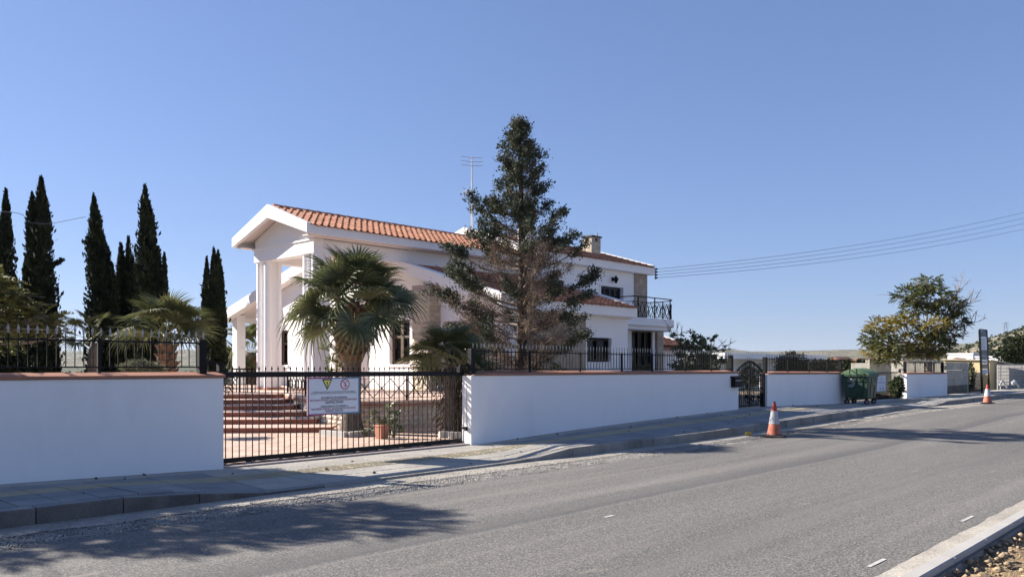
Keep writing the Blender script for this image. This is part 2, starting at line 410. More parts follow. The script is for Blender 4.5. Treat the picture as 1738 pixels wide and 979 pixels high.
M['terrain'] = terrainmat()

def lerp(tab, x):
    if x <= tab[0][0]: return tab[0][1]
    for (a, va), (b, vb) in zip(tab, tab[1:]):
        if x <= b: return va + (vb - va) * (x - a) / (b - a)
    return tab[-1][1]
ZROAD = [(-60, 0), (16, 0), (21, 0.05), (27, 0.14), (34, 0.13), (45, 0.13), (120, 0.3)]
ZWALL = [(-60, 0.15), (3, 0.144), (5.2, 0.085), (5.9, 0.06), (10.9, 0.055), (13.75, 0.165), (17, 0.25), (21.5, 0.335), (23.4, 0.345), (29.1, 0.25), (35, 0.24), (41.5, 0.21), (60, 0.25), (120, 0.4)]
ZKERB = [(-60, 0.17), (3.9, 0.17), (5.05, 0.03), (10.0, 0.03), (11.2, 0.15), (16, 0.155), (18.85, 0.21), (23.5, 0.28), (27.9, 0.285), (29.6, 0.165), (31.9, 0.165), (33.3, 0.28), (60, 0.3), (120, 0.45)]
YK0, YK1, YW = 9.1, 9.25, 11.4
def zroad(x): return lerp(ZROAD, x)
def zpav(x, y):
    t = min(max((y - YK1) / (11.0 - YK1), 0), 1)
    return lerp(ZKERB, x) * (1 - t) + lerp(ZWALL, x) * t

# terrain: one sheet out to the horizon
def terrain_h(x, y):
    r = math.hypot(x, y); az = math.degrees(math.atan2(y, x))     # az 0 = along the road, 90 = into the plot
    h = -0.18
    if r > 60:
        t = min((r - 60) / 90, 1); h -= 4.0 * t * t * (3 - 2 * t)
    # scrubby hill beyond the end of the road
    if r > 150:
        f = math.exp(-((az - 8) / 7.5) ** 2) + 0.35 * math.exp(-((az + 12) / 14) ** 2)
        up = min(max((r - 190) / 420, 0), 1); up = up * up * (3 - 2 * up)
        h += 34 * f * up + 2.2 * f * up * noise.noise(Vector((x * 0.012, y * 0.012, 0.3)))
        h += 1.0 * f * up * noise.noise(Vector((x * 0.05, y * 0.05, 1.3)))
    if r > 700:
        t = min((r - 700) / 1600, 1); t = t * t * (3 - 2 * t)
        n = noise.fractal(Vector((x * 0.0009, y * 0.0009, 0.7)), 0.8, 2.0, 5)
        n2 = noise.fractal(Vector((math.cos(math.radians(az)) * 3, math.sin(math.radians(az)) * 3, 3.1)), 0.8, 2.0, 4)
        h += t * (r / 2300) ** 0.9 * (34 + 10 * n2 + 16 * n)
    return h
def make_terrain():
    rs = [0.0, 20, 40, 52, 60, 70, 82, 95, 110, 125, 140, 155, 170, 190]
    r = 190.0
    while r < 760: r += 14; rs.append(r)
    while r < 7000: r *= 1.07; rs.append(r)
    nA = 360
    # denser in the half the camera looks at
    angs = [math.radians(a) for a in np.concatenate([np.linspace(-30, 120, 420), np.linspace(121, 329, 60)])]
    V = []; F = []
    for r in rs:
        for a in angs:
            x, y = r * math.cos(a), r * math.sin(a)
            V.append((x, y, terrain_h(x, y)))
    n = len(angs)
    for i in range(len(rs) - 1):
        for k in range(n):
            F.append((i * n + k, i * n + (k + 1) % n, (i + 1) * n + (k + 1) % n, (i + 1) * n + k))
    o = npmesh('ground', V, [f[::-1] for f in F], M['terrain'], smooth=True)
    tag(o, kind='structure')
    return o
make_terrain()

# strips that follow the road profile
def strip(name, y0, y1, mats, zf, xs, ny=1, wob0=0, wob1=0, thick=None):
    V = []; F = []
    for i, x in enumerate(xs):
        a = y0 + (wob0 * noise.noise(Vector((x * 1.7, 3, 0))) + wob0 * 0.6 * noise.noise(Vector((x * 7.3, 5, 0))) if wob0 else 0)
        b = y1 + (wob1 * noise.noise(Vector((x * 1.7, 7, 0))) + wob1 * 0.6 * noise.noise(Vector((x * 7.3, 9, 0))) if wob1 else 0)
        for j in range(ny + 1):
            y = a + (b - a) * j / ny
            V.append((x, y, zf(x, y)))
    m = ny + 1
    for i in range(len(xs) - 1):
        for j in range(ny):
            F.append((i * m + j, (i + 1) * m + j, (i + 1) * m + j + 1, i * m + j + 1))
    o = npmesh(name, V, F, mats)
    return tag(o, kind='structure')
XF = list(np.arange(-14, 46, 0.12)) + list(np.arange(46, 121, 1.5))
strip('road_base', 1.9, 11.3, M['gravelbed'], lambda x, y: zroad(x) + 0.000, XF[::4])
strip('road', 2.235, 8.04, M['asphalt'], lambda x, y: zroad(x) + 0.012, XF, 4, 0.05, 0.10)
strip('cement_strip', 8.62, 9.13, M['strip'], lambda x, y: zroad(x) + 0.006, XF, 1, 0.10, 0)
strip('kerb_haunch', 1.99, 2.27, M['strip'], lambda x, y: zroad(x) + 0.008 + (0.03 if y < 2.1 else 0), XF, 1, 0, 0.04)
# the joined bed that carries the slabs
strip('pavement', YK1 - 0.01, 11.5, M['mortar'], lambda x, y: zpav(x, y) - 0.012, XF[::2], 6)
strip('pavement_edging', 11.02, 11.72, M['slabpale'], lambda x, y: zpav(x, y) + 0.004, XF[::2], 1)

# gravel between asphalt and cement strip
def pebbles(name, n, fx, fs, mats, seed, parent=None):
    rs = np.random.RandomState(seed)
    base = np.array([(1, 0, 0), (-1, 0, 0), (0, 1, 0), (0, -1, 0), (0, 0, 1), (0, 0, -1)], float)
    fc = [(0, 2, 4), (2, 1, 4), (1, 3, 4), (3, 0, 4), (2, 0, 5), (1, 2, 5), (3, 1, 5), (0, 3, 5)]
    V = np.empty((n, 6, 3)); F = np.empty((n, 8, 3), int)
    for i in range(n):
        p = fx(rs); s = fs(rs)
        a = rs.uniform(0, 6.28); ca, sa = math.cos(a), math.sin(a)
        b = base * (np.array([1, 0.75, 0.55]) * s) * rs.uniform(0.7, 1.25, (6, 1))
        b = np.stack([b[:, 0] * ca - b[:, 1] * sa, b[:, 0] * sa + b[:, 1] * ca, b[:, 2] + 0.15 * b[:, 0]], 1)
        V[i] = b + np.array(p); F[i] = np.array(fc) + i * 6
    o = npmesh(name, V.reshape(-1, 3), F.reshape(-1, 3), mats, parent=parent)
    return tag(o, kind='stuff')
def gfx(rs):
    x = rs.uniform(1.5, 34) if rs.rand() < 0.5 else rs.uniform(1.5, 16)
    y = 8.02 + abs(rs.normal(0, 0.16)) - 0.04 + rs.rand() * .38
    if rs.rand() < 0.12: y = rs.uniform(7.6, 9.08)
    return (x, y, zroad(x) + 0.007)
g = pebbles('gravel', 26000, gfx, lambda rs: rs.uniform(0.007, 0.018), M['gravel'], 3)
tag(g, 'loose grey gravel and grit along the edge of the asphalt', 'gravel')
def gfy(rs):
    x = rs.uniform(5, 16)
    return (x, 2.27 + rs.normal(0, 0.10), zroad(x) + 0.007)
g = pebbles('grit', 2500, gfy, lambda rs: rs.uniform(0.004, 0.014), M['gravel'], 5)
tag(g, 'fine grit where the asphalt meets the near kerb', 'gravel')

# ------------------------------------------------------------------ slabs
def slab_mesh(name, m):
    b = MB(); L, Wd = 0.380, 0.428
    h = 0.012
    b.box(-L / 2, L / 2, -Wd / 2, Wd / 2, -0.03, h - 0.003)
    t = MB()
    e = 0.006
    vs = [(-L / 2, -Wd / 2, h - 0.003), (L / 2, -Wd / 2, h - 0.003), (L / 2, Wd / 2, h - 0.003), (-L / 2, Wd / 2, h - 0.003),
          (-L / 2 + e, -Wd / 2 + e, h), (L / 2 - e, -Wd / 2 + e, h), (L / 2 - e, Wd / 2 - e, h), (-L / 2 + e, Wd / 2 - e, h)]
    b.f.pop(1); b.m.pop(1)
    b.add(vs, [(4, 5, 6, 7), (0, 1, 5, 4), (1, 2, 6, 5), (2, 3, 7, 6), (3, 0, 4, 7)])
    return b.mesh(name, m)
def tactile_mesh(name, m):
    me = slab_mesh(name, m)
    b = MB(); b.v = [tuple(v.co) for v in me.vertices]; b.f = [tuple(p.vertices) for p in me.polygons]; b.m = [0] * len(b.f)
    for i in range(4):
        y = -0.15 + i * 0.10
        b.box(-0.17, 0.17, y - 0.018, y + 0.018, 0.0115, 0.0165)
    return b.mesh(name, m)
SG = slab_mesh('paving_slab', M['slab']); SD = slab_mesh('paving_slab_pale', M['slabpale']); SY = slab_mesh('paving_slab_beige', M['slaby']); ST = tactile_mesh('paving_slab_ribbed', M['slaby'])
rows = [(9.475, 0), (9.925, 0), (10.375, 1), (10.80, 0)]
pv = bpy.data.objects['pavement']
cnt = 0; rest = MB()
for i in range(0, 190):
    x = 1.95 + i * 0.394
    for y, yel in rows:
        z = zpav(x, y)
        dzx = (zpav(x + 0.1, y) - zpav(x - 0.1, y)) / 0.2; dzy = (zpav(x, y + 0.1) - zpav(x, y - 0.1)) / 0.2
        if cnt < 298:
            ramp_ = 5.3 < x < 11.4
            o = inst(ST if (yel and ramp_) else SY if yel else SD if ramp_ else SG, 'paving_slab', pv, (x, y, z + R.uniform(-0.0015, 0.0015)), (math.atan(dzy), -math.atan(dzx), R.uniform(-0.004, 0.004)))
            cnt += 1
        else:
            rest.box(x - 0.19, x + 0.19, y - 0.213, y + 0.213, z - 0.02, z + 0.012, yel)
o = rest.build('far_paving', [M['slab'], M['slaby']], pv); tag(o, kind='stuff')
# the slabs left of the picture that still carry shadow
o = MB()
for i in range(1, 20):
    x = 1.95 - i * 0.394
    for y, yel in rows:
        z = zpav(x, y); o.box(x - 0.19, x + 0.19, y - 0.213, y + 0.213, z - 0.02, z + 0.012, yel)
tag(o.build('outer_paving', [M['slab'], M['slaby']], pv), kind='stuff')

# kerb stones: far kerb (0.85 m) and near kerb (0.96 m)
def kerb_line(name, x0, n, L, y0, y1, zt, zb, m, face_noise=0.0):
    ks = MB()
    root = strip(name, y0 + 0.02, y1 - 0.02, M['mortar'], lambda x, y: zt(x) - 0.03, [x0 + i * L for i in range(n + 1)])
    for i in range(n):
        a = x0 + i * L + 0.006; c = x0 + (i + 1) * L - 0.006
        b = MB()
        j = R.uniform(-0.002, 0.002)
        q = [(a, y0 + j, zb(a)), (c, y0 + j, zb(c)), (c, y1, zb(c)), (a, y1, zb(a)), (a, y0 + j, zt(a) - 0.012), (c, y0 + j, zt(c) - 0.012), (c, y1, zt(c)), (a, y1, zt(a)),
             (a, y0 + 0.014 + j, zt(a)), (c, y0 + 0.014 + j, zt(c))]
        b.add(q, [(0, 1, 5, 4), (4, 5, 9, 8), (8, 9, 6, 7), (2, 3, 7, 6), (0, 4, 8, 7, 3), (1, 2, 6, 9, 5), (0, 3, 2, 1)])
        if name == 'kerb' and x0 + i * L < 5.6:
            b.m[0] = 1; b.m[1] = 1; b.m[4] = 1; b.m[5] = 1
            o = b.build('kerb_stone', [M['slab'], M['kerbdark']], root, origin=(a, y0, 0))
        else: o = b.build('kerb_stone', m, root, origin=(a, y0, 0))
    return root
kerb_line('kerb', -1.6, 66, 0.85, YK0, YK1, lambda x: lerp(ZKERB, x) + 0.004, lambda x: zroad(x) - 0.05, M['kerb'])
kerb_line('near_kerb', 1.5, 40, 0.96, 1.935, 2.045, lambda x: zroad(x) + 0.052, lambda x: zroad(x) - 0.16, M['kerbnew'])

# near verge of rubble soil
def verge():
    xs = list(np.arange(2, 16, 0.045)) + list(np.arange(16, 60, 1.0)); ys = list(np.arange(-1.2, 1.945, 0.05))
    V = []; F = []; ny = len(ys)
    for x in xs:
        for y in ys:
            e = min(1, (1.99 - y) / 0.35)
            h = 0.045 * noise.fractal(Vector((x * 2.2, y * 2.2, 0)), 0.6, 2, 5) + 0.02 * noise.noise(Vector((x * 11, y * 11, 2)))
            V.append((x, y, zroad(x) - 0.085 + h * (0.4 + e) + 0.045 * e))
    for i in range(len(xs) - 1):
        for j in range(ny - 1):
            F.append((i * ny + j, (i + 1) * ny + j, (i + 1) * ny + j + 1, i * ny + j + 1))
    tag(npmesh('verge', V, F, M['dirt']), kind='structure')
    def f(rs):
        x = rs.uniform(5.5, 15); y = 1.90 - abs(rs.normal(0, 0.7))
        return (x, y, zroad(x) - 0.05 + 0.03 * rs.rand())
    def s(rs): return 0.003 + 0.055 * rs.rand() ** 12
    g = pebbles('rubble', 8000, f, s, [M['rubble']], 9)
    tag(g, 'pale rubble and clods strewn over the bare verge by the near kerb', 'rubble')
verge()
strip('outer_verge', -70, -1.1, mat('bounce_earth', (0.46, 0.39, 0.30), 0.95, 0.2, 0.3, 20, 0.2), lambda x, y: -0.1, [-60, 0, 60, 120])  # unseen ground, widened and paled to bounce light onto the shaded walls
# road paint dashes (small survey marks)
def dash(px, y, L, w=0.07):
    D = (EYE - 0.012) * FPX / (y - HY); X, Y = pD(px, D)
    b = MB(); z = zroad(X) + 0.0165
    b.add([(X - L / 2, Y - w / 2, z), (X + L / 2, Y - w / 2, z), (X + L / 2, Y + w / 2, z), (X - L / 2, Y + w / 2, z)], [(0, 1, 2, 3)])
    o = b.build('road_dash', M['paint'], origin=(X, Y, z)); return tag(o, kind='structure')
for a in ((1488, 955, 0.36, 0.035), (1642, 880, 0.42, 0.035), (1034, 876, 0.16, 0.05)): dash(*a)

# garden ground and the tiled forecourt
gp = MB(); gp.prism([(-16, 11.75), (43, 11.75), (43, 48), (-16, 48)], -0.3, 0.075)
tag(gp.build('garden_ground', M['soil']), kind='structure')
fc = MB(); fc.prism([(5.0, 11.45), (11.6, 11.45), (15.0, 15.2), (13.6, 24), (3.0, 24)], -0.1, 0.088)
fo = tag(fc.build('forecourt', M['grout']), kind='structure')
tm = MB(); tm.box(-0.165, 0.165, -0.165, 0.165, -0.01, 0.012)
TM = tm.mesh('paving_tile', M['drivetile'])
n = 0; far = MB(); c45 = math.sqrt(0.5)
cand = []
for i in range(-60, 60):
    for j in range(-60, 60):
        x = 9 + (i - j) * 0.34 * c45 * 1.0; y = 15 + (i + j) * 0.34 * c45
        if 5.4 < x < 12.6 and 11.75 < y < 19.0 and x - 11.2 < (y - 11.6) * 0.6:
            cand.append((dep(x, y), x, y))
cand.sort()
for d, x, y in cand:
    if not (-0.40 < (x * math.sin(A) - y * math.cos(A)) / d < 0.0): continue
    if n < 298:
        inst(TM, 'paving_tile', fo, (x, y, 0.09 + R.uniform(-0.001, 0.001)), (0, 0, math.radians(45))); n += 1
    else:
        far.obox((x, y, 0.091), (0.33, 0.33, 0.022), math.radians(45))
if far.v: tag(far.build('far_tiles', M['drivetile'], fo), kind='stuff')
# ------------------------------------------------------------------ boundary walls
ZCAP = [(-14, 1.44), (2.9, 1.445), (5.8, 1.42), (10.9, 1.405), (21.5, 1.375), (23.4, 1.335), (29.1, 1.30), (35.9, 1.245), (41.5, 1.215)]
WT = 0.26
def boundary_wall(x0, x1, label, endcap_l=True, pillar=0.0):
    r = empty('boundary_wall', ((x0 + x1) / 2, YW, 0), label, 'wall', 'white rendered walls along the pavement')
    z0, z1 = lerp(ZCAP, x0), lerp(ZCAP, x1)
    b = MB()
    b.ext([(x0, YW, -0.3), (x1, YW, -0.3), (x1, YW, z1 - 0.003), (x0, YW, z0 - 0.003)], (0, WT, 0))
    b.build('wall_face', M['plaster'], r, bevel=0.008)
    c = MB(); xa = x0 + pillar
    za = lerp(ZCAP, xa)
    p = [(xa, YW - 0.03, za), (xa, YW - 0.03, za + 0.04), (xa, YW + WT + 0.03, za + 0.085), (xa, YW + WT + 0.03, za)]
    q = [(x1 + 0.02, y, z - za + z1) for _, y, z in p]
    if pillar:                                  # hipped nose of the coping
        p[1] = (xa, YW - 0.03, za + 0.012); p[2] = (xa + 0.0, YW + WT + 0.03, za + 0.02)
        mid = [(xa + 0.45, YW - 0.03, za), (xa + 0.45, YW - 0.03, za + 0.04), (xa + 0.45, YW + WT + 0.03, za + 0.085), (xa + 0.45, YW + WT + 0.03, za)]
        c.add(p + mid + q, [(0, 1, 2, 3), (8, 11, 10, 9)] + [(i + o_, 4 + i + o_, 4 + (i + 1) % 4 + o_, (i + 1) % 4 + o_) for o_ in (0, 4) for i in range(4)])
    else:
        c.add(p + q, [(0, 1, 2, 3), (4, 7, 6, 5)] + [(i, 4 + i, 4 + (i + 1) % 4, (i + 1) % 4) for i in range(4)])
    c.build('coping', M['coping'], r, bevel=0.006)
    return r
w1 = boundary_wall(-12.5, 5.82, 'white rendered boundary wall left of the sliding gate')
w2 = boundary_wall(10.885, 21.5, 'long white boundary wall between the sliding gate and the garden gate', pillar=0.06)
w3 = boundary_wall(23.3, 29.6, 'white boundary wall right of the garden gate, beside the green bin', pillar=0.05)
w4 = boundary_wall(35.9, 41.5, 'short white boundary wall at the far driveway, farthest of the four', pillar=0.05)

# iron fences on the walls
def picket_mesh():
    b = MB(); b.box(-0.006, 0.006, -0.006, 0.006, 0, 0.42, 0)
    # spear head
    prof = [(0.006, 0.42), (0.017, 0.435), (0.009, 0.45), (0.019, 0.475), (0.013, 0.50), (0.001, 0.535)]
    vs = []; n = 4
    for r, z in prof:
        for k in range(n):
            a = math.pi / 2 * k; vs.append((r * math.cos(a), r * 0.5 * math.sin(a), z))
    b.add(vs, [(i * n + k, i * n + (k + 1) % n, (i + 1) * n + (k + 1) % n, (i + 1) * n + k) for i in range(len(prof) - 1) for k in range(n)], 1)
    return b.mesh('picket', [M['iron'], M['spear']])
PK = picket_mesh()
def iron_fence(x0, x1, posts, label, endposts=(), step=0.11, dz=0.0, arm=None):
    YF = YW + 0.14
    r = empty('iron_fence', ((x0 + x1) / 2, YF, lerp(ZCAP, x0) + 0.06), label, 'fence', 'black spear-topped fences on the white walls')
    def cz(x): return lerp(ZCAP, x) + dz
    for nm, h, hh in (('bottom_rail', 0.125, 0.018), ('top_rail', 0.475, 0.022)):
        b = MB(); b.bar((x0, YF, cz(x0) + h), (x1, YF, cz(x1) + h), 0.03, hh); b.build(nm, M['iron'], r)
    x = x0 + 0.06
    while x < x1 - 0.03:
        inst(PK, 'picket', r, (x, YF, cz(x) + 0.115), (R.uniform(-.012, .012), R.uniform(-.012, .012), 0)); x += step
    for px_ in posts:
        b = MB(); b.box(px_ - 0.02, px_ + 0.02, YF - 0.021, YF + 0.021, cz(px_) + 0.03, cz(px_) + 0.5); b.build('post', M['iron'], r)
    for px_ in endposts:
        b = MB(); b.box(px_ - 0.055, px_ + 0.055, YF - 0.055, YF + 0.055, cz(px_) + 0.03, cz(px_) + 0.52); b.build('end_post', M['iron'], r, bevel=0.005)
    if arm:
        b = MB(); xe, d, hh = arm
        b.box(min(xe, xe + d), max(xe, xe + d), YF + 0.02, YF + 0.07, cz(xe) + 0.17, cz(xe) + 0.205)
        b.box(xe + d - 0.03, xe + d + 0.03, YF + 0.0, YF + 0.09, cz(xe) + 0.06, cz(xe) + 0.17)
        b.build('gate_guide', M['iron'], r)
    return r
iron_fence(-12.3, 5.62, [-1, 0.8, 2.4, 4.12], 'black spear-topped fence on the white wall left of the sliding gate', endposts=[5.55], dz=0.03, arm=(5.55, 0.3, 0))
iron_fence(11.0, 21.4, [12.72, 14.4, 16.0, 17.3, 18.85, 20.2], 'black spear-topped fence on the long white wall in front of the conifer', endposts=[11.02, 21.3], arm=(11.0, -0.26, 0))
iron_fence(23.45, 29.3, [25.0, 26.6, 28.1], 'black spear-topped fence on the white wall left of the green bin', endposts=[23.42, 29.25])
iron_fence(36.1, 41.3, [37.4, 38.7, 40.0], 'black spear-topped fence on the farthest short white wall under the golden tree', endposts=[36.1, 41.25], arm=(36.1, -0.5, 0), step=0.12)

# ------------------------------------------------------------------ sliding gates
def sliding_gate(x0, x1, y, zb, zt, label, step=0.112, topw=0.085, spikes=True, diag=True):
    r = empty('sliding_gate', ((x0 + x1) / 2, y, zb(x0)), label, 'gate', 'black sliding driveway gates')
    b = MB(); b.bar((x0, y, zt(x0) - topw / 2), (x1, y, zt(x1) - topw / 2), 0.05, topw); b.build('top_rail', M['ironedge'], r, bevel=0.004)
    b = MB(); b.bar((x0, y, zb(x0) + 0.075), (x1, y, zb(x1) + 0.075), 0.05, 0.07); b.build('bottom_rail', M['ironedge'], r, bevel=0.004)
    H = zt(x0) - zb(x0)
    bm = MB(); bm.box(-0.0065, 0.0065, -0.0065, 0.0065, 0, H - 0.16); BM = bm.mesh('bar', M['iron'])
    sp = MB()
    prof = [(0.006, 0.0), (0.006, 0.03), (0.017, 0.04), (0.011, 0.065), (0.001, 0.10)]
    sp.lathe(prof, (0, 0, 0), 4); SP = sp.mesh('spike', M['iron'])
    x = x0 + 0.07; k = 0
    while x < x1 - 0.02:
        inst(BM, 'bar', r, (x, y, zb(x) + 0.10))
        if spikes: inst(SP, 'spike', r, (x, y, zt(x) - 0.003))
        x += step; k += 1
    for x in (x0 + 0.9, x1 - 0.9):
        w = MB(); w.tube([(x, y - 0.02, zb(x) + 0.035), (x, y + 0.02, zb(x) + 0.035)], 0.045, 12); w.build('wheel', M['iron'], r)
    return r
gate = sliding_gate(5.5, 10.98, YW + 0.33, lambda x: zpav(x, 11.5) + 0.0, lambda x: 1.505 - 0.004 * (x - 5.5), 'long black sliding gate with thin bars and spikes, closed in front of the palm')
b = MB(); b.bar((5.62, YW + 0.25, 1.36), (5.86, YW + 0.25, 1.46), 0.04, 0.09); b.build('end_brace', M['ironedge'], gate)
tr = MB(); tr.box(5.4, 14.0, YW + 0.31, YW + 0.35, 0.05, 0.094); tag(tr.build('gate_track', M['iron']), kind='structure')
gate2 = sliding_gate(29.5, 35.95, YW + 0.4, lambda x: 0.25, lambda x: 1.33, 'far black barred gate between the green bin and the last white wall', step=0.13, topw=0.05, spikes=False)
# lock keeper box on the white gate pier
for (xp, lab) in ((10.885, 'small black lock keeper on the white pier of the near sliding gate'), (35.9, 'small black lock keeper on the white pier of the far sliding gate')):
    z = lerp(ZWALL, xp)
    r = empty('gate_lock', (xp - 0.02, YW + 0.15, z + 0.3), lab, 'lock')
    b = MB(); b.box(xp - 0.05, xp - 0.0, YW + 0.10, YW + 0.155, z + 0.28, z + 0.36); b.build('lock_body', M['iron'], r, bevel=0.006)
    b = MB(); b.tube([(xp - 0.062, YW + 0.20, z + 0.33), (xp - 0.0, YW + 0.20, z + 0.33)], 0.02, 10); b.build('lock_catch', M['iron'], r)
    c = MB(); c.box(xp - 0.006, xp + 0.001, YW + 0.128, YW + 0.136, z + 0.37, z + 1.2); c.build('cable', M['spear'], r)

# ------------------------------------------------------------------ notice boards
def flat(name, col, rough=0.5):
    m, nt, b = newmat(name); b.inputs['Base Color'].default_value = c4(col); b.inputs['Roughness'].default_value = rough
    n = noi(nt, pos(nt), 20, 2)
    c = ramp(nt, n, [(0.3, c4(col, 0.94)), (0.7, c4(col))]); nt.links.new(c, b.inputs['Base Color']); return m
M['signwhite'] = flat('sign_white', (0.66, 0.70, 0.76)); M['magenta'] = flat('sign_magenta', (0.30, 0.02, 0.13)); M['steelblue'] = flat('sign_steel_blue', (0.10, 0.19, 0.30))
M['signyellow'] = flat('sign_yellow', (0.78, 0.72, 0.12)); M['ink'] = flat('sign_ink', (0.03, 0.03, 0.05)); M['inkred'] = flat('sign_red_ink', (0.32, 0.04, 0.10)); M['pinkpale'] = flat('sign_pale_pink', (0.80, 0.70, 0.74))
def text_part(name, txt, size, m, parent, p, width=None, rot=(math.pi / 2, 0, 0)):
    cu = bpy.data.curves.new(name, 'FONT'); cu.body = txt; cu.size = size; cu.align_x = 'CENTER'; cu.align_y = 'CENTER'; cu.extrude = 0.0005; cu.resolution_u = 2
    t = bpy.data.objects.new(name, cu); COL.objects.link(t)
    bpy.context.view_layer.update()
    dg = bpy.context.evaluated_depsgraph_get()
    me = bpy.data.meshes.new_from_object(t.evaluated_get(dg)); w = t.dimensions.x
    bpy.data.objects.remove(t)
    me.materials.clear(); me.materials.append(m)
    s = (width / w) if width and w > 0 else 1
    o = inst(me, name, parent, p, rot, (s, 1, 1)); return o
SX0, SX1, SZ0, SZ1 = 7.43, 8.47, 0.775, 1.395
ys = YW + 0.29
sg = empty('notice_board', (7.95, ys, SZ0), 'white notice board with yellow triangle and red barred circle on the near gate', 'sign')
b = MB(); b.box(SX0, SX1, ys, ys + 0.015, SZ0, SZ1); b.build('board', M['signwhite'], sg)
b = MB(); e = 0.022; y0 = ys - 0.006; xm = (SX0 + SX1) / 2 - 0.05
b.box(SX0 - 0.004, SX0 + e, y0, ys - 0.001, SZ0, SZ1 + 0.004); b.box(SX0 + e, xm, y0, ys - 0.001, SZ1 - e * .7, SZ1 + 0.004); b.box(SX0 + e, xm, y0, ys - 0.001, SZ0 - 0.004, SZ0 + e * .8)
b.build('magenta_edge', M['magenta'], sg)
b = MB(); b.box(SX1 - e, SX1 + 0.004, y0, ys - 0.001, SZ0, SZ1 + 0.004); b.box(xm, SX1 - e, y0, ys - 0.001, SZ1 - e * .8, SZ1 + 0.004); b.box(xm, SX1 - e, y0, ys - 0.001, SZ0 - 0.004, SZ0 + e)
b.build('blue_edge', M['steelblue'], sg)
def sx(f): return SX0 + f * (SX1 - SX0)
def sz(f): return SZ1 - f * (SZ1 - SZ0)
def tri(cx, cz, w, h, y, th):
    return [(cx - w / 2, y, cz + h / 2), (cx + w / 2, y, cz + h / 2), (cx, y, cz - h / 2)], (0, th, 0)
cx_, cz_ = sx(0.365), sz(0.185)
p, v = tri(cx_, cz_, 0.205, 0.185, ys - 0.004, 0.0035); b = MB(); b.ext(p, v); b.build('warning_triangle', M['ink'], sg)
p, v = tri(cx_, cz_ + 0.008, 0.14, 0.125, ys - 0.007, 0.0028); b = MB(); b.ext(p, v); tri_o = b.build('triangle_field', M['signyellow'], sg)
b = MB(); b.box(cx_ - 0.006, cx_ + 0.006, ys - 0.009, ys - 0.0075, cz_ - 0.035, cz_ + 0.05); b.box(cx_ - 0.014, cx_ + 0.014, ys - 0.009, ys - 0.0075, cz_ + 0.02, cz_ + 0.032)
b.build('triangle_symbol', M['ink'], sg)
cx_ = sx(0.71)
def disc(cx, cz, r, y, th, n=28): return [(cx + r * math.cos(2 * math.pi * k / n), y, cz + r * math.sin(2 * math.pi * k / n)) for k in range(n)], (0, th, 0)
p, v = disc(cx_, cz_, 0.092, ys - 0.004, 0.0035); b = MB(); b.ext(p, v); b.build('barred_circle', M['inkred'], sg)
p, v = disc(cx_, cz_, 0.076, ys - 0.007, 0.0028); b = MB(); b.ext(p, v); b.build('circle_field', M['pinkpale'], sg)
b = MB()
for a, c_, w in (((-0.05, 0.055), (0.05, -0.055), 0.014), ((0, 0.01), (0, -0.06), 0.012), ((0, 0.0), (0.035, 0.055), 0.011), ((0, 0.0), (-0.03, 0.05), 0.010), ((0, -0.02), (0.04, -0.045), 0.009), ((0, -0.02), (-0.035, -0.03), 0.009)):
    b.bar((cx_ + a[0], ys - 0.009, cz_ + a[1]), (cx_ + c_[0], ys - 0.009, cz_ + c_[1]), w, 0.002)
b.build('circle_symbol', M['inkred'], sg)
for f, t, s, w, m in ((0.385, 'AFUSPOVN NO EDOVAMO CUDUO DI CULTURALE DO SO AZUTADOS DA EUROPAZ', 0.022, 0.80, 'ink'), (0.425, 'DELUTURA DO ZAPO EN SODULO DE ADETOVONADA DE TIZADO SE ADETADO', 0.024, 0.88, 'ink'),
                      (0.55, 'DELUTURENA DE TUR RAZOEVAONA', 0.05, 0.50, 'ink'), (0.61, 'BEZCTR ZAPO DE ADUDOT - EUZDEVNA CULTALO D ADETOVONADO', 0.042, 0.90, 'magenta'), (0.675, 'LIADIMTNA ZONVAN', 0.062, 0.34, 'ink'),
                      (0.785, 'COMEN NOMACIOT DE ZOMPAMD CI', 0.05, 0.52, 'ink'), (0.845, 'AGECLORENAC ZONATIZA - ADUOCO D DEVOLO TIZATAZODO', 0.042, 0.86, 'magenta'), (0.91, 'VILADADL ZORCZTA', 0.062, 0.34, 'ink')):
    text_part('lettering', t, s, M[m], sg, (sx(0.5), ys - 0.003, sz(f)), w * (SX1 - SX0))
# notice on the far gate
yb = YW + 0.36
x0, x1 = xat(1488.5, yb), xat(1503.5, yb); z0, z1 = zat(664, dep(x0, yb)), zat(637.5, dep(x0, yb))
s2 = empty('notice_board', ((x0 + x1) / 2, yb, z0), 'tall pale grey notice board on the far sliding gate', 'sign')
b = MB(); b.box(x0, x1, yb, yb + 0.015, z0, z1); b.build('board', M['signwhite'], s2)
b = MB()
for f, w in ((0.12, 0.3), (0.2, .6), (0.3, .4), (0.42, 0.8), (0.47, .8)):
    zz = z1 - f * (z1 - z0); xm = (x0 + x1) / 2; b.box(xm - w * (x1 - x0) / 2, xm + w * (x1 - x0) / 2, yb - 0.003, yb - 0.001, zz - 0.006, zz + 0.006)
for f in (0.35, 0.68):
    xx = x0 + f * (x1 - x0); b.box(xx - 0.035, xx + 0.035, yb - 0.003, yb - 0.001, z0 + 0.04, z0 + 0.14); b.box(xx - 0.018, xx + 0.018, yb - 0.003, yb - 0.001, z0 + 0.145, z0 + 0.18)
b.build('print', M['steelblue'], s2)

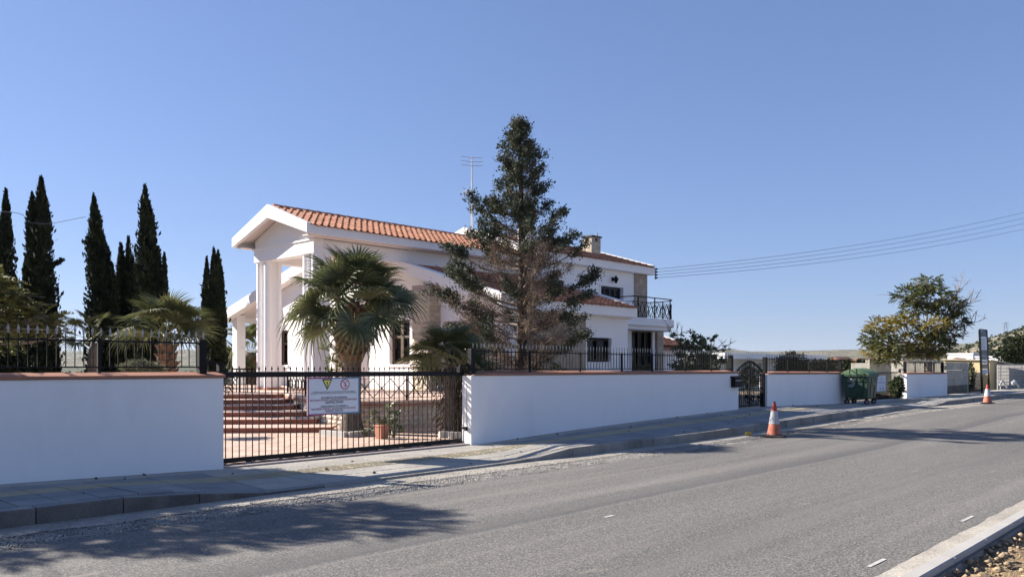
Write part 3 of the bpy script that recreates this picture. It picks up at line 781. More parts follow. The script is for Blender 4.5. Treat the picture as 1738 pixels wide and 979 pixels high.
# ------------------------------------------------------------------ garden gate (wrought iron, arched)
gx0, gx1 = 21.52, 23.28; yg = YW + 0.12; zb = 0.36
gg = empty('garden_gate', ((gx0 + gx1) / 2, yg, zb), 'ornate black wrought iron garden gate with arched top and scrolls', 'gate')
def bspan(n0, pts, w=0.02, h=None):
    b = MB()
    for a, c_ in zip(pts, pts[1:]): b.bar(a, c_, w, h)
    return b.build(n0, M['iron'], gg)
xm = (gx0 + gx1) / 2; zs = 1.38; zp = 1.72
def arch(x):
    t = abs(x - xm) / (xm - gx0); return zs + (zp - zs) * (1 - t ** 1.6)
for side in (0, 1):
    xs = np.linspace(gx0 + 0.03, xm - 0.02, 9) if side == 0 else np.linspace(xm + 0.02, gx1 - 0.1, 9)
    bspan('arch_rail', [(x, yg, arch(x)) for x in xs], 0.045, 0.05)
    bspan('lower_rail', [(xs[0], yg, zb + 0.55), (xs[-1], yg, zb + 0.55)], 0.03)
    bspan('foot_rail', [(xs[0], yg, zb + 0.05), (xs[-1], yg, zb + 0.05)], 0.035)
    bspan('stile', [(xs[0], yg, zb + 0.02), (xs[0], yg, arch(xs[0]))], 0.035); bspan('stile', [(xs[-1], yg, zb + 0.02), (xs[-1], yg, arch(xs[-1]))], 0.035)
    for x in np.linspace(xs[0], xs[-1], 8)[1:-1]:
        bspan('bar', [(x, yg, zb + 0.05), (x, yg, arch(x) + (0.0))], 0.013)
    # scrolls
    for (cx, cz, r0, t0, sgn) in [(xs[0] + 0.2, zb + 0.8, 0.14, 0, 1), (xs[-1] - 0.2, zb + 0.8, 0.14, 0, -1), (xs[4], zb + 1.02, 0.13, 1.5, 1), (xs[0] + 0.2, zb + 1.08 - 0.1 * (1 - side), 0.12, 2, -1), (xs[-1] - 0.2, zb + 1.08 - .1 * side, 0.12, 1, 1),
                                  (xs[2], zb + 0.3, 0.14, 0.5, 1), (xs[6], zb + 0.3, 0.14, 0.5, -1), (xs[4], zb + 0.72, 0.1, 3, -1)]:
        pts = []
        for k in range(22):
            t = k / 21 * 2.2 * 2 * math.pi * 0.8; rr = r0 * (1 - 0.8 * k / 21)
            pts.append((cx + rr * math.cos(t0 + sgn * t), yg, cz + rr * math.sin(t0 + sgn * t)))
        b = MB(); b.tube(pts, 0.011, 4); b.build('scroll', M['iron'], gg)
    # wrought leaves
    C = []; Dn = []
    for k in range(34):
        x = R.uniform(xs[0], xs[-1]); z = zb + R.uniform(0.1, 1.0 + 0.2 * (1 - abs(x - xm)))
        C.append((x, yg - 0.01, z)); Dn.append((R.uniform(-1, 1), 0.1, R.uniform(-1, 1)))
    V, F = leaves(C, Dn, 0.11, 0.06); tag(npmesh('iron_leaves', V, F, M['iron'], parent=gg), kind='stuff')
for k in (-0.28, -0.14, 0, 0.14, 0.28):
    x = xm + k; o = inst(PK, 'spear', gg, (x, yg, arch(x) - 0.38))
gpst = MB(); gpst.box(23.17, 23.28, yg - 0.055, yg + 0.055, 0.33, 1.36)
gpst.build('gate_post', M['iron'], gg)
# step slab behind and mailbox
mb = empty('mailbox', (21.35, YW - 0.1, 1.05), 'small black mailbox on the white wall end by the garden gate', 'mailbox')
b = MB(); b.box(21.05, 21.47, YW - 0.13, YW - 0.004, 0.98, 1.24); b.build('box', M['iron'], mb, bevel=0.006)
b = MB(); b.ext([(21.02, YW - 0.16, 1.243), (21.02, YW - 0.001, 1.243), (21.02, YW - 0.001, 1.30)], (0.48, 0, 0)); b.build('lid', M['ironedge'], mb)
b = MB(); b.box(21.1, 21.42, YW - 0.137, YW - 0.131, 1.16, 1.185); b.build('slot', M['spear'], mb)
# ------------------------------------------------------------------ house
house = empty('house', (20, 22, 0.1), 'white villa with terracotta tiled roofs, columned gable porch and round balcony', 'house')
FL = 0.8
def wall_x(name, x, t, y0, y1, z0, z1, ops=(), m='housewhite', parent=None):
    """wall whose outer face looks to -X at x, thickness t, openings (y0,y1,z0,z1)"""
    b = MB()
    ys = sorted({y0, y1, *[o[0] for o in ops], *[o[1] for o in ops]}); zs = sorted({z0, z1, *[o[2] for o in ops], *[o[3] for o in ops]})
    for a, c in zip(ys, ys[1:]):
        for e, f in zip(zs, zs[1:]):
            my, mz = (a + c) / 2, (e + f) / 2
            if any(o[0] < my < o[1] and o[2] < mz < o[3] for o in ops): continue
            b.box(x, x + t, a, c, e, f)
    return b.build(name, M[m], parent or house)
def wall_y(name, y, t, x0, x1, z0, z1, ops=(), m='housewhite', parent=None):
    b = MB()
    xs = sorted({x0, x1, *[o[0] for o in ops], *[o[1] for o in ops]}); zs = sorted({z0, z1, *[o[2] for o in ops], *[o[3] for o in ops]})
    for a, c in zip(xs, xs[1:]):
        for e, f in zip(zs, zs[1:]):
            mx, mz = (a + c) / 2, (e + f) / 2
            if any(o[0] < mx < o[1] and o[2] < mz < o[3] for o in ops): continue
            b.box(a, c, y, y + t, e, f)
    return b.build(name, M[m], parent or house)

# main low gable block -------------------------------------------------
XG = 17.0; XW = 17.4; YR = 25.03; ZR = 6.09; YE = 16.56; ZEt = ZR - 0.289 * (YR - YE); YF_ = 33.5; XE = 23.85
SN = 0.289; SF = 0.262
w2o = (21.2, 22.3, 1.64, 3.14); w1o = (28.8, 29.9, 1.62, 3.0); dro = (17.8, 19.5, FL, 3.0)
front = wall_x('wall', XW, 0.3, 16.9, 31.0, 0.0, 3.3, [w2o, w1o, dro])
b = MB(); zz = 3.3
def zr_near(y): return ZR - SN * (YR - y) - 0.16
def zr_far(y): return ZR - SF * (y - YR) - 0.16
b.ext([(XW, 16.9, zz), (XW, 16.9, zr_near(16.9)), (XW, YR, ZR - 0.16), (XW, 31.0, zr_far(31.0)), (XW, 31.0, zz)][::-1], (0.3, 0, 0))
b.build('gable_wall', M['housewhite'], house)
# far side wall, near side wall
wall_y('wall', 30.7, 0.3, XW + 0.3, 30, 0.0, zr_far(31) - 0.02)
win3 = (21.42, 22.78, 1.72, 2.54)
wall_y('wall', 16.9, 0.3, XW + 0.3, 23.8, 0.0, 3.34, [win3])
b = MB(); b.box(23.5, 23.8, 17.2, 19.9, 0, 3.5); b.build('wall', M['housewhite'], house)
# roof slabs of low block
def roof_slab(name, p0, p1, p2, p3, t=0.12, m='soffit'):
    n = (Vector(p1) - Vector(p0)).cross(Vector(p3) - Vector(p0)).normalized()
    if n.z < 0: n = -n
    b = MB(); b.ext([p0, p1, p2, p3], -n * t); return b.build(name, M[m], house)
zn = ZEt
rf_low = roof_slab('roof', (XG + .05, YE + .05, zn - 0.08), (XE - .05, YE + .05, zn - 0.08), (XE - .05, YR, ZR - 0.09), (XG + .05, YR, ZR - 0.09))
zfar = ZR - SF * (YF_ - YR)
rf_lowf = roof_slab('roof', (XG + .05, YR + .001, ZR - 0.09), (30, YR + .001, ZR - 0.09), (30, YF_ - .05, zfar - 0.08), (XG + .05, YF_ - .05, zfar - 0.08))
# white raking bands on the front gable and at the east end, fascias
def rake(x0, x1, ya, za, yb, zb, h, up=0.06):
    b = MB(); b.ext([(x0, ya, za + up), (x0, yb, zb + up), (x0, yb, zb - h), (x0, ya, za - h)], (x1 - x0, 0, 0)); return b.build('rake_board', M['housewhite'], house, bevel=0.01)
rake(XG, XG + 0.34, YE - 0.02, ZEt - 0.0, YR, ZR, 0.33)
rake(XG, XG + 0.34, YR + 0.002, ZR, YF_, zfar, 0.38)
rake(XE - 0.02, XE + 0.16, YE + 0.3, ZEt + 0.08, 19.8, ZEt + SN * 3.24, 0.2, 0.10)
b = MB(); b.box(XG + 0.34, XE + 0.02, YE - 0.02, YE + 0.16, ZEt - 0.36, ZEt - 0.02); b.build('fascia', M['housewhite'], house, bevel=0.01)
b = MB(); b.box(XG + 0.34, XE, YE + 0.16, 16.9, ZEt - 0.40, ZEt - 0.33); b.build('soffit', M['housewhite'], house)
b = MB(); b.box(XG + 0.34, 30, YF_ - 0.1, YF_ + 0.02, zfar - 0.40, zfar - 0.02); b.build('fascia', M['housewhite'], house)
# open porch on the far side
b = MB(); b.box(17.35, 17.75, 32.8, 33.2, FL, zfar - 0.1); b.build('porch_post', M['housewhite'], house, bevel=0.01)
b = MB(); b.box(25.35, 25.75, 32.8, 33.2, FL, zfar - 0.1); b.build('porch_post', M['housewhite'], house, bevel=0.01)

# nave with the portico -------------------------------------------------
XO = 13.2; YN0, YN1 = 20.8, 25.3; YNR = 23.05; ZNR = 6.63; ZNE = 5.80; XNE = 22.7
sl_n = (ZNR - ZNE) / (YNR - YN0)
b = MB(); b.ext([(XO, YN0, ZNE), (XO, YNR, ZNR), (XO, YN1, ZNE), (XO, YN1, ZNE - 0.30), (XO, YNR, ZNR - 0.42), (XO, YN0, ZNE - 0.30)][::-1], (0.14, 0, 0)); b.build('rake_board', M['housewhite'], house, bevel=0.008)
rf_nave = roof_slab('roof', (XO + 0.14, YN0 + .04, ZNE - 0.11), (XNE, YN0 + .04, ZNE - 0.11), (XNE, YNR, ZNR - 0.11), (XO + 0.14, YNR, ZNR - 0.11), 0.08)
rf_nave2 = roof_slab('roof', (XO + 0.14, YNR + .001, ZNR - 0.11), (XNE, YNR + .001, ZNR - 0.11), (XNE, YN1 - .04, ZNE - 0.11), (XO + 0.14, YN1 - .04, ZNE - 0.11), 0.08)
for y0, y1 in ((YN0, YN0 + 0.12), (YN1 - 0.12, YN1)):
    b = MB(); b.box(XO + 0.14, XNE, y0, y1, ZNE - 0.31, ZNE - 0.05); b.build('fascia', M['housewhite'], house, bevel=0.006)
XP = 13.75; YA, YB = 21.3, 24.85
b = MB(); b.ext([(XP + 0.05, YA, 5.45), (XP + 0.05, YB, 5.45), (XP + 0.05, YB, 5.72), (XP + 0.05, YNR, ZNR - 0.22), (XP + 0.05, YA, 5.72)], (0.25, 0, 0)); b.build('pediment', M['housewhite'], house)
b = MB(); b.box(XP - 0.04, XP + 0.35, YA - 0.04, YB + 0.04, 5.40, 5.45); b.build('cornice', M['housewhite'], house)
b = MB(); b.box(XP, XP + 0.4, YA, YB, 5.0, 5.40); b.build('beam', M['housewhite'], house, bevel=0.006)
b = MB(); b.box(XP + 0.4, XW, YA, YA + 0.35, 5.0, 5.45); b.build('beam', M['housewhite'], house)
b = MB(); b.box(XP + 0.4, XW, YB - 0.35, YB, 5.0, 5.45); b.build('beam', M['housewhite'], house)
b = MB(); b.box(XP + 0.4, XW, YA + 0.35, YB - 0.35, 5.25, 5.32); b.build('porch_ceiling', M['soffit'], house)
b = MB(); b.box(XO + .14, XW, YB + .04, YN1 - 0.12, 5.46, 5.49); b.build('soffit', M['soffit'], house)
b = MB(); b.box(XO + 0.14, XW, YN0 + 0.12, YA - 0.04, 5.46, 5.49); b.box(XW + .001, XNE, YN0 + 0.12, YA, 5.46, 5.49); b.build('soffit', M['soffit'], house)
wall_y('wall', YA, 0.3, XW + 0.01, XNE, 4.4, 5.50)
wall_y('wall', YB - 0.3, 0.3, XW + 0.01, XNE, 4.4, 5.50)
b = MB(); b.ext([(XW - 0.03, YA + .36, 5.0), (XW - 0.03, YB - .36, 5.0), (XW - 0.03, YB - .36, 5.72), (XW - 0.03, YNR, ZNR - 0.22), (XW - 0.03, YA + .36, 5.72)], (0.25, 0, 0)); b.build('pediment', M['housewhite'], house)
def pier(yc, x=13.9):
    b = MB(); b.box(x, x + 0.42, yc - 0.27, yc + 0.27, FL + 0.08, 5.0)
    c = b.build('column', M['housewhite'], house)
    for (dx, dy, rr) in ((0.0, -0.24, 0.13), (0.0, 0.24, 0.13), (0.38, -0.24, 0.10)):
        s = MB(); s.lathe([(rr, 0), (rr, 5.0 - FL - 0.08 - 0.002)], (x + dx, yc + dy, FL + 0.081), 20); s.build('shaft', M['housewhite'], c, smooth=False)
    s = MB(); s.box(x - 0.13, x + 0.49, yc - 0.39, yc + 0.39, FL + 0.015, FL + 0.08); s.build('column_base', M['terracotta'], c)
    return c
pier(24.45); pier(21.65)

# upper storey block ----------------------------------------------------
XU = 22.3; YU = 19.75; YUR = 23.8; ZUR = 7.06; ZUE = 5.85; XUE = 29.75; SU = (ZUR - ZUE) / (YUR - YU); YU1 = 27.85
b = MB(); b.ext([(XU, YU, ZUE + .04), (XU, YUR, ZUR + 0.06), (XU, YU1, ZUE + .04), (XU, YU1, ZUE - 0.28), (XU, YUR, ZUR - 0.28), (XU, YU, ZUE - 0.28)][::-1], (0.3, 0, 0)); b.build('rake_board', M['housewhite'], house, bevel=0.01)
rf_up = roof_slab('roof', (XU + 0.3, YU + .05, ZUE - 0.1), (XUE, YU + .05, ZUE - 0.1), (XUE, YUR, ZUR - 0.1), (XU + 0.3, YUR, ZUR - 0.1))
roof_slab('roof', (XU + 0.3, YUR + .001, ZUR - 0.1), (XUE, YUR + .001, ZUR - 0.1), (XUE, YU1 - .05, ZUE - 0.1), (XU + 0.3, YU1 - .05, ZUE - 0.1))
b = MB(); b.box(XU + 0.3, XUE + 0.02, YU - 0.02, YU + 0.1, ZUE - 0.36, ZUE - 0.03); b.build('fascia', M['housewhite'], house, bevel=0.008)
b = MB(); b.ext([(XUE - 0.05, YU, ZUE + 0.06), (XUE - 0.05, YUR, ZUR + 0.06), (XUE - 0.05, YUR, ZUR - 0.3), (XUE - 0.05, YU, ZUE - 0.3)], (0.12, 0, 0)); b.build('rake_board', M['housewhite'], house)
YUW = 20.0
uw = (xat(1019, YUW), xat(1057, YUW), zat(514, 34), 5.1)
uwz1 = zat(484.5, dep(xat(1019, YUW), YUW)); uw = (uw[0], uw[1], 4.15, uwz1)
wall_y('wall', YUW, 0.3, XU + 0.45, 29.5, 3.0, ZUE - 0.33, [uw])
wall_x('wall', XU + 0.45, 0.3, YUW + 0.3, 27.6, 4.0, ZUE - 0.30)
b = MB(); b.ext([(XU + .45, YUW, ZUE - 0.30), (XU + .45, 27.6, ZUE - 0.30), (XU + .45, 27.6, ZUE - 0.15), (XU + .45, YUR, ZUR - 0.3), (XU + .45, YUW, ZUE - 0.15)], (0.3, 0, 0)); b.build('gable_wall', M['housewhite'], house)
b = MB(); b.box(29.2, 29.5, YUW + 0.3, 27.6, 0, ZUE - 0.2); b.build('wall', M['housewhite'], house)
b = MB(); b.box(XU + 0.3, XUE - 0.06, YU + 0.1, YUW, ZUE - 0.36, ZUE - 0.32); b.build('soffit', M['housewhite'], house)
# ground floor under it
gd = (xat(1072, 19.95), xat(1107.5, 19.95), 0.4, zat(559.5, dep(xat(1072, 19.95), 19.95)))
wall_y('wall', 19.95, 0.049, 23.8, 30.1, 0.0, 3.2, [gd])
wall_y('wall', 20.0, 0.25, 23.8, 30.1, 0.0, 2.99, [gd])
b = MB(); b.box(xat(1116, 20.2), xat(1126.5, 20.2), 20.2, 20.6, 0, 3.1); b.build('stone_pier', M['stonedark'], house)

# tiles ------------------------------------------------------------------
def tile_mesh():
    Wt, L = 0.235, 0.36; n = 8; b = MB(); vs = []
    prof = []
    for k in range(n + 1):
        t = k / n
        if t < 0.62: z = 0.062 * math.sin(math.pi * t / 0.62)
        else: z = -0.018 * math.sin(math.pi * (t - 0.62) / 0.38)
        prof.append(((t - 0.5) * Wt, z))
    for (y, dz, sh) in ((0.0, 0.034, 0), (L, 0.0, 0)):
        vs += [(x, y, z + dz) for x, z in prof]
    vs += [(x, 0.0, z + 0.034 - 0.022) for x, z in prof]
    m = n + 1
    fs = [(k, k + 1, m + k + 1, m + k) for k in range(n)] + [(2 * m + k, 2 * m + k + 1, k + 1, k) for k in range(n)]
    b.add(vs, fs); return b.mesh('roof_tile', M['rooftile'], smooth=False)
TILE = tile_mesh()
TV = np.array([v.co[:] for v in TILE.vertices]); TF = np.array([p.vertices[:] for p in TILE.polygons])
tile_budget = [292]
def tile_roof(parent, x0, x1, y0, z0, y1, z1, indiv=0, name='roof_tiles', first='left'):
    L = math.hypot(y1 - y0, z1 - z0); th = math.atan2(z1 - z0, abs(y1 - y0)); sg = 1 if y1 > y0 else -1
    rows = max(1, int(round(L / 0.325))); cols = int(round((x1 - x0) / 0.235)); dx = (x1 - x0) / cols; dr = L / rows
    if sg > 0: rot = (th, 0, 0)
    else: rot = (th, 0, math.pi)
    Mx = (Matrix.Rotation(rot[2], 4, 'Z') @ Matrix.Rotation(rot[0], 4, 'X')).to_3x3()
    P = []
    for c in range(cols):
        for r in range(rows):
            d = r * dr - 0.03
            P.append((c, r, x0 + (c + 0.5) * dx, y0 + sg * d * math.cos(th), z0 + d * math.sin(th)))
    P.sort(key=lambda q: q[0] if first == 'left' else -q[0])
    ind = P[:indiv]; rest = P[indiv:]
    for c, r, x, y, z in ind:
        inst(TILE, 'roof_tile', parent, (x, y, z + R.uniform(-.004, .004)), (rot[0] + R.uniform(-.015, .015), 0, rot[2] + R.uniform(-.02, .02)))
    if rest:
        V = []; F = []
        Ma = np.array(Mx)
        for i, (c, r, x, y, z) in enumerate(rest):
            V.append(TV @ Ma.T + np.array([x, y, z + R.uniform(-.004, .004)])); F.append(TF + i * len(TV))
        o = npmesh(name, np.concatenate(V), np.concatenate(F), M['rooftile'], parent=parent); tag(o, kind='stuff')
tile_roof(rf_nave, XO + 0.16, XNE - 0.35, YN0 - 0.03, ZNE - 0.07, YNR, ZNR - 0.06, 280)
tile_roof(rf_nave2, XO + 0.16, XNE - 0.35, YN1 + 0.03, ZNE - 0.07, YNR, ZNR - 0.06, 0)
tile_roof(rf_low, XG + 0.35, XE - 0.03, YE - 0.05, ZEt - 0.05, 21.3, ZEt - 0.05 + SN * (21.3 - YE), 0)
tile_roof(rf_up, XU + 0.3, XUE - 0.06, YU - 0.05, ZUE - 0.06, YUR, ZUR - 0.05, 0)
# ridge tiles on the nave
for i in range(23):
    x = XO + 0.2 + i * 0.39
    if x > XU: break
    b = MB(); pts = []
    vs = []
    for (xx, rr) in ((x, 0.095), (x + 0.40, 0.082)):
        for k in range(7):
            a = math.pi * k / 6; vs.append((xx, YNR + rr * math.cos(a), ZNR - 0.05 + rr * math.sin(a)))
    b.add(vs, [(k, k + 1, 7 + k + 1, 7 + k) for k in range(6)] + [tuple(range(6, -1, -1))]); b.build('ridge_tile', M['rooftile'], rf_nave)

# stone cladding ----------------------------------------------------------
def stone_mesh(k, m):
    rr = random.Random(k); b = MB()
    nx, nz = 3, 2; vs = []
    for i in range(nx + 1):
        for j in range(nz + 1):
            e = i in (0, nx) or j in (0, nz)
            vs.append((i / nx - 0.5, (0.0 if e else -1.0) * rr.uniform(0.5, 1.0), j / nz - 0.5))
    n0 = len(vs)
    fs = [(i * (nz + 1) + j, (i + 1) * (nz + 1) + j, (i + 1) * (nz + 1) + j + 1, i * (nz + 1) + j + 1) for i in range(nx) for j in range(nz)]
    b.add(vs, fs)
    q = [(-.5, 0, -.5), (.5, 0, -.5), (.5, 0, .5), (-.5, 0, .5), (-.5, 1, -.5), (.5, 1, -.5), (.5, 1, .5), (-.5, 1, .5)]
    b.add(q, [(0, 4, 5, 1), (3, 2, 6, 7), (0, 3, 7, 4), (1, 5, 6, 2)])
    return b.mesh('stone', M[m])
STN = {m: [stone_mesh(k, m) for k in range(4)] for m in ('stone', 'stonedark', 'wallstone')}
def clad(parent, o, d, width, z0, z1, m='stone', bw=0.3, bh=0.15, proud=0.03, name='stone', stuff=False):
    """stones on a vertical face that starts at o and runs along d (outward normal = d x up)"""
    ang = math.atan2(d[1], d[0]); rows = max(1, int(round((z1 - z0) / bh))); bh = (z1 - z0) / rows; k = 0
    for r in range(rows):
        s = 0; off = 0 if r % 2 else bw * 0.5
        while s < width - 0.02:
            w = min(width - s, bw * R.uniform(0.75, 1.25) - (off if s == 0 else 0)); w = max(w, 0.06)
            if width - s - w < 0.08: w = width - s
            c = s + w / 2
            inst(STN[m][R.randrange(4)], name, parent, (o[0] + d[0] * c, o[1] + d[1] * c, z0 + (r + .5) * bh), (0, 0, ang), (w - 0.012, proud * R.uniform(0.7, 1.3), bh - 0.012)); k += 1
            s += w
    return k
# front stone pillar: proud pier between window and doorway
b = MB(); b.box(16.95, XW, 19.66, 20.53, 0.1, zr_near(19.66) - 0.2); pil = b.build('stone_pillar', M['grout'], house)
clad(pil, (16.945, 20.53, 0), (0, -1, 0), 0.87, FL, 4.0, bw=0.36, bh=0.17)
clad(pil, (16.95, 19.655, 0), (1, 0, 0), 0.45, FL, 4.0, bw=0.3, bh=0.17)
# stone panel behind the palm
b = MB(); b.box(XW - 0.06, XW - 0.003, 25.2, 26.4, FL, 3.6); pan = b.build('stone_panel', M['grout'], house)
clad(pan, (XW - 0.065, 26.4, 0), (0, -1, 0), 1.2, FL, 3.6, bw=0.38, bh=0.2)
b = MB(); b.box(XW - 0.16, XW - 0.1, 25.35, 25.95, FL, 2.75); b.build('entrance_panel', M['housewhite'], house)
# stone on the shaded road side
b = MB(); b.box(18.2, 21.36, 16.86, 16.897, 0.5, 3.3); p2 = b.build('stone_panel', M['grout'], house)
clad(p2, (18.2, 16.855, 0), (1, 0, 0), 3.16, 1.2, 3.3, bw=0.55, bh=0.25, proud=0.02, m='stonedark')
# upper stone strip and pier in shade
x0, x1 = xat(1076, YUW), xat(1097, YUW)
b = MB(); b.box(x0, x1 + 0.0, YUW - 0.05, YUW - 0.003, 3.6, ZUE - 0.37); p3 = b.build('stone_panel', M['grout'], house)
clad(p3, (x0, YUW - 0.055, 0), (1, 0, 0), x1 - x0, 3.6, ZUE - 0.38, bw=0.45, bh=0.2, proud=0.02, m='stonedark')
# white gate-like pilasters on the front wall
for yc in (26.9, 24.2):
    b = MB(); b.box(XW - 0.16, XW - 0.002, yc - 0.2, yc + 0.2, FL, 5.0); b.build('pilaster', M['housewhite'], house)
    s = MB(); s.lathe([(0.11, 0), (0.11, 4.1)], (XW - 0.17, yc - 0.12, FL + 0.02), 14); s.build('shaft', M['housewhite'], house)

# windows -----------------------------------------------------------------
def window_x(x, o, nleaf=2, name='window', shut='shutter'):
    """window in a wall facing -X at plane x"""
    y0, y1, z0, z1 = o
    b = MB()
    for a in ((y0, y0 + .06, z0, z1), (y1 - .06, y1, z0, z1), (y0 + .06, y1 - .06, z0, z0 + .06), (y0 + .06, y1 - .06, z1 - .06, z1)): b.box(x + 0.14, x + 0.2, *a)
    w = b.build(name, M[shut], house)
    b = MB(); b.box(x + 0.2, x + 0.21, y0, y1, z0, z1); b.build('pane', M['glass'], w)
    b = MB(); b.box(x - 0.05, x + 0.13, y0 - 0.06, y1 + 0.06, z0 - 0.09, z0 - 0.003); b.build('sill', M['housewhite'], w)
    lw = (y1 - y0 - 0.12) / nleaf
    for i in range(nleaf):
        a = y0 + 0.06 + i * lw; c = a + lw; b = MB()
        zz = [z0 + .06, z0 + (z1 - z0) * 0.62, z1 - .06]
        b.box(x + 0.12, x + 0.16, a, a + .07, zz[0], zz[2]); b.box(x + 0.12, x + 0.16, c - .07, c, zz[0], zz[2])
        for q in zz: b.box(x + 0.121, x + 0.159, a + .07, c - .07, q - .04, q + .04)
        b.build('shutter', M[shut], w)
def window_y(y, o, nleaf=2, name='window', shut='shutterdark', louver=False, rec=0.14, frame=True):
    x0, x1, z0, z1 = o; b = MB()
    for a in ((x0, x0 + .05, z0, z1), (x1 - .05, x1, z0, z1), (x0 + .05, x1 - .05, z0, z0 + .05), (x0 + .05, x1 - .05, z1 - .05, z1)): b.box(a[0], a[1], y + rec, y + rec + .05, a[2], a[3])
    w = b.build(name, M[shut], house)
    b = MB(); b.box(x0, x1, y + rec + 0.052, y + rec + 0.06, z0, z1); b.build('pane', M['glass'], w)
    lw = (x1 - x0 - 0.1) / nleaf
    for i in range(nleaf):
        a = x0 + 0.05 + i * lw; c = a + lw; b = MB()
        b.box(a, a + .05, y + rec - .03, y + rec + .03, z0 + .05, z1 - .05); b.box(c - .05, c, y + rec - .03, y + rec + .03, z0 + .05, z1 - .05)
        b.box(a + .05, c - .05, y + rec - .029, y + rec + .029, z0 + .05, z0 + .1); b.box(a + .05, c - .05, y + rec - .029, y + rec + .029, z1 - .1, z1 - .05)
        if louver:
            z = z0 + 0.13
            while z < z1 - 0.12:
                b.obox(((a + c) / 2, y + rec, z), (lw - .1, 0.05, 0.012), rx=math.radians(-40)); z += 0.055
        b.build('shutter' if louver else 'sash', M[shut], w)
    if frame:
        b = MB(); e = 0.07
        for q in ((x0 - e, x0, z0 - e, z1 + e), (x1, x1 + e, z0 - e, z1 + e), (x0, x1, z0 - e, z0), (x0, x1, z1, z1 + e)): b.box(q[0], q[1], y - 0.035, y - 0.001, q[2], q[3])
        b.build('surround', M['housewhite'], w)
    return w
window_x(XW, w2o, 2); window_x(XW, w1o, 2)
window_x(XW, (17.85, 19.45, FL + 0.05, 2.95), 3, 'door')
window_y(16.9, win3, 2, shut='ironedge', rec=0.09)
window_y(YUW, uw, 4, louver=True)
window_y(19.95, gd, 3, 'glass_door', shut='ironedge', frame=False, rec=0.06)

# balcony -----------------------------------------------------------------
YBf = 18.9; bx0 = 25.0; bx1 = 30.7; zb0, zb1 = 3.12, 3.54
def bal_path(off=0.0):
    r = 1.0; cx, cy = bx1 - r, YBf + r; pts = [(bx0, YBf - off)]
    for k in range(13):
        a = -math.pi / 2 + k / 12 * math.pi * 0.5; pts.append((cx + (r + off) * math.cos(a), cy + (r + off) * math.sin(a)))
    return pts
pth = bal_path()
b = MB(); b.prism(pth + [(bx1, 21.0), (29.52, 21.0), (29.52, 19.99), (bx0, 19.99)], zb0 + 0.1, zb1); bal = b.build('balcony', M['housewhite'], house, bevel=0.01)
pt2 = bal_path(-0.12)
b = MB(); b.prism(pt2 + [(bx1 - 0.12, 20.9), (29.6, 20.9), (29.6, 19.93), (bx0, 19.93)], zb0 - 0.06, zb0 + 0.098); b.build('slab_lip', M['housewhite'], bal)
pr = [(28.0, 19.98), (28.0, YBf + 0.1)] + [p for p in bal_path(-0.1) if p[0] > 28.1] + [(bx1 - 0.1, 21.0)]
pr = [(27.25, 19.98), (27.25, YBf + 0.1)] + [p for p in bal_path(-0.1) if p[0] > 27.4] + [(bx1 - 0.1, 21.0)]
for z, w in ((zb1 + 0.86, 0.05), (zb1 + 0.66, 0.02), (zb1 + 0.07, 0.025)):
    b = MB()
    for p, q in zip(pr, pr[1:]): b.bar((*p, z), (*q, z), w, w * 0.7)
    b.build('rail', M['iron'], bal)
# resample the path and add posts, crossed bars and rings
def resample(path, step):
    out = []; L = 0; nxt = 0
    for p, q in zip(path, path[1:]):
        d = math.dist(p, q)
        while nxt <= L + d + 1e-9:
            t = (nxt - L) / d; out.append((p[0] + (q[0] - p[0]) * t, p[1] + (q[1] - p[1]) * t)); nxt += step
        L += d
    return out
def cross_panels(parent, pts, z0, z1, every_post=4, zp0=None, zp1=None):
    for i, p in enumerate(pts):
        if i % every_post == 0:
            b = MB(); b.box(p[0] - .018, p[0] + .018, p[1] - .018, p[1] + .018, zp0 if zp0 is not None else z0 - 0.07, zp1 if zp1 is not None else z1); b.build('post', M['iron'], parent)
    for i, (p, q) in enumerate(zip(pts, pts[1:])):
        m = ((p[0] + q[0]) / 2, (p[1] + q[1]) / 2); b = MB()
        b.bar((*p, z0), (*q, z1), 0.017); b.bar((*q, z0), (*p, z1), 0.017)
        b.bar((*m, z0), (*m, z1), 0.010)
        b.lathe([(0.002, -0.03), (0.028, -0.01), (0.028, 0.01), (0.002, 0.03)], (*m, (z0 + z1) / 2), 6)
        b.build('cross_bar', M['iron'], parent)
cross_panels(bal, resample(pr, 0.3), zb1 + 0.08, zb1 + 0.66, 4, zb1, zb1 + 0.86)
# wall lamp by the upper window
def wall_lamp(p, face, s=1.0, label=''):
    """lantern on a bracket; face: outward unit vector"""
    b = MB(); f = Vector(face); P = Vector(p)
    b.bar(P, P + f * 0.16 * s + Vector((0, 0, 0.06 * s)), 0.025 * s); b.obox(P + f * 0.01, (0.08 * s, 0.08 * s, 0.14 * s))
    lamp = b.build('wall_lamp', M['iron'], house)
    c = P + f * 0.17 * s
    b = MB(); b.lathe([(0.03 * s, -0.16 * s), (0.085 * s, -0.04 * s), (0.09 * s, 0.0)], tuple(c), 8); b.build('lantern_glass', M['glass'], lamp)
    b = MB(); b.lathe([(0.11 * s, 0.0), (0.07 * s, 0.05 * s), (0.02 * s, 0.10 * s), (0.012 * s, 0.14 * s)], (c.x, c.y, c.z + 0.002), 8); b.build('lantern_top', M['iron'], lamp)
X = xat(1039, YUW); wall_lamp((X, YUW - 0.003, zat(474, dep(X, YUW))), (0, -1, 0), 1.1)
X = XW - 0.165; Y = yat(562, X); wall_lamp((X, Y, zat(586, dep(X, Y))), (-1, 0, 0), 1.2)

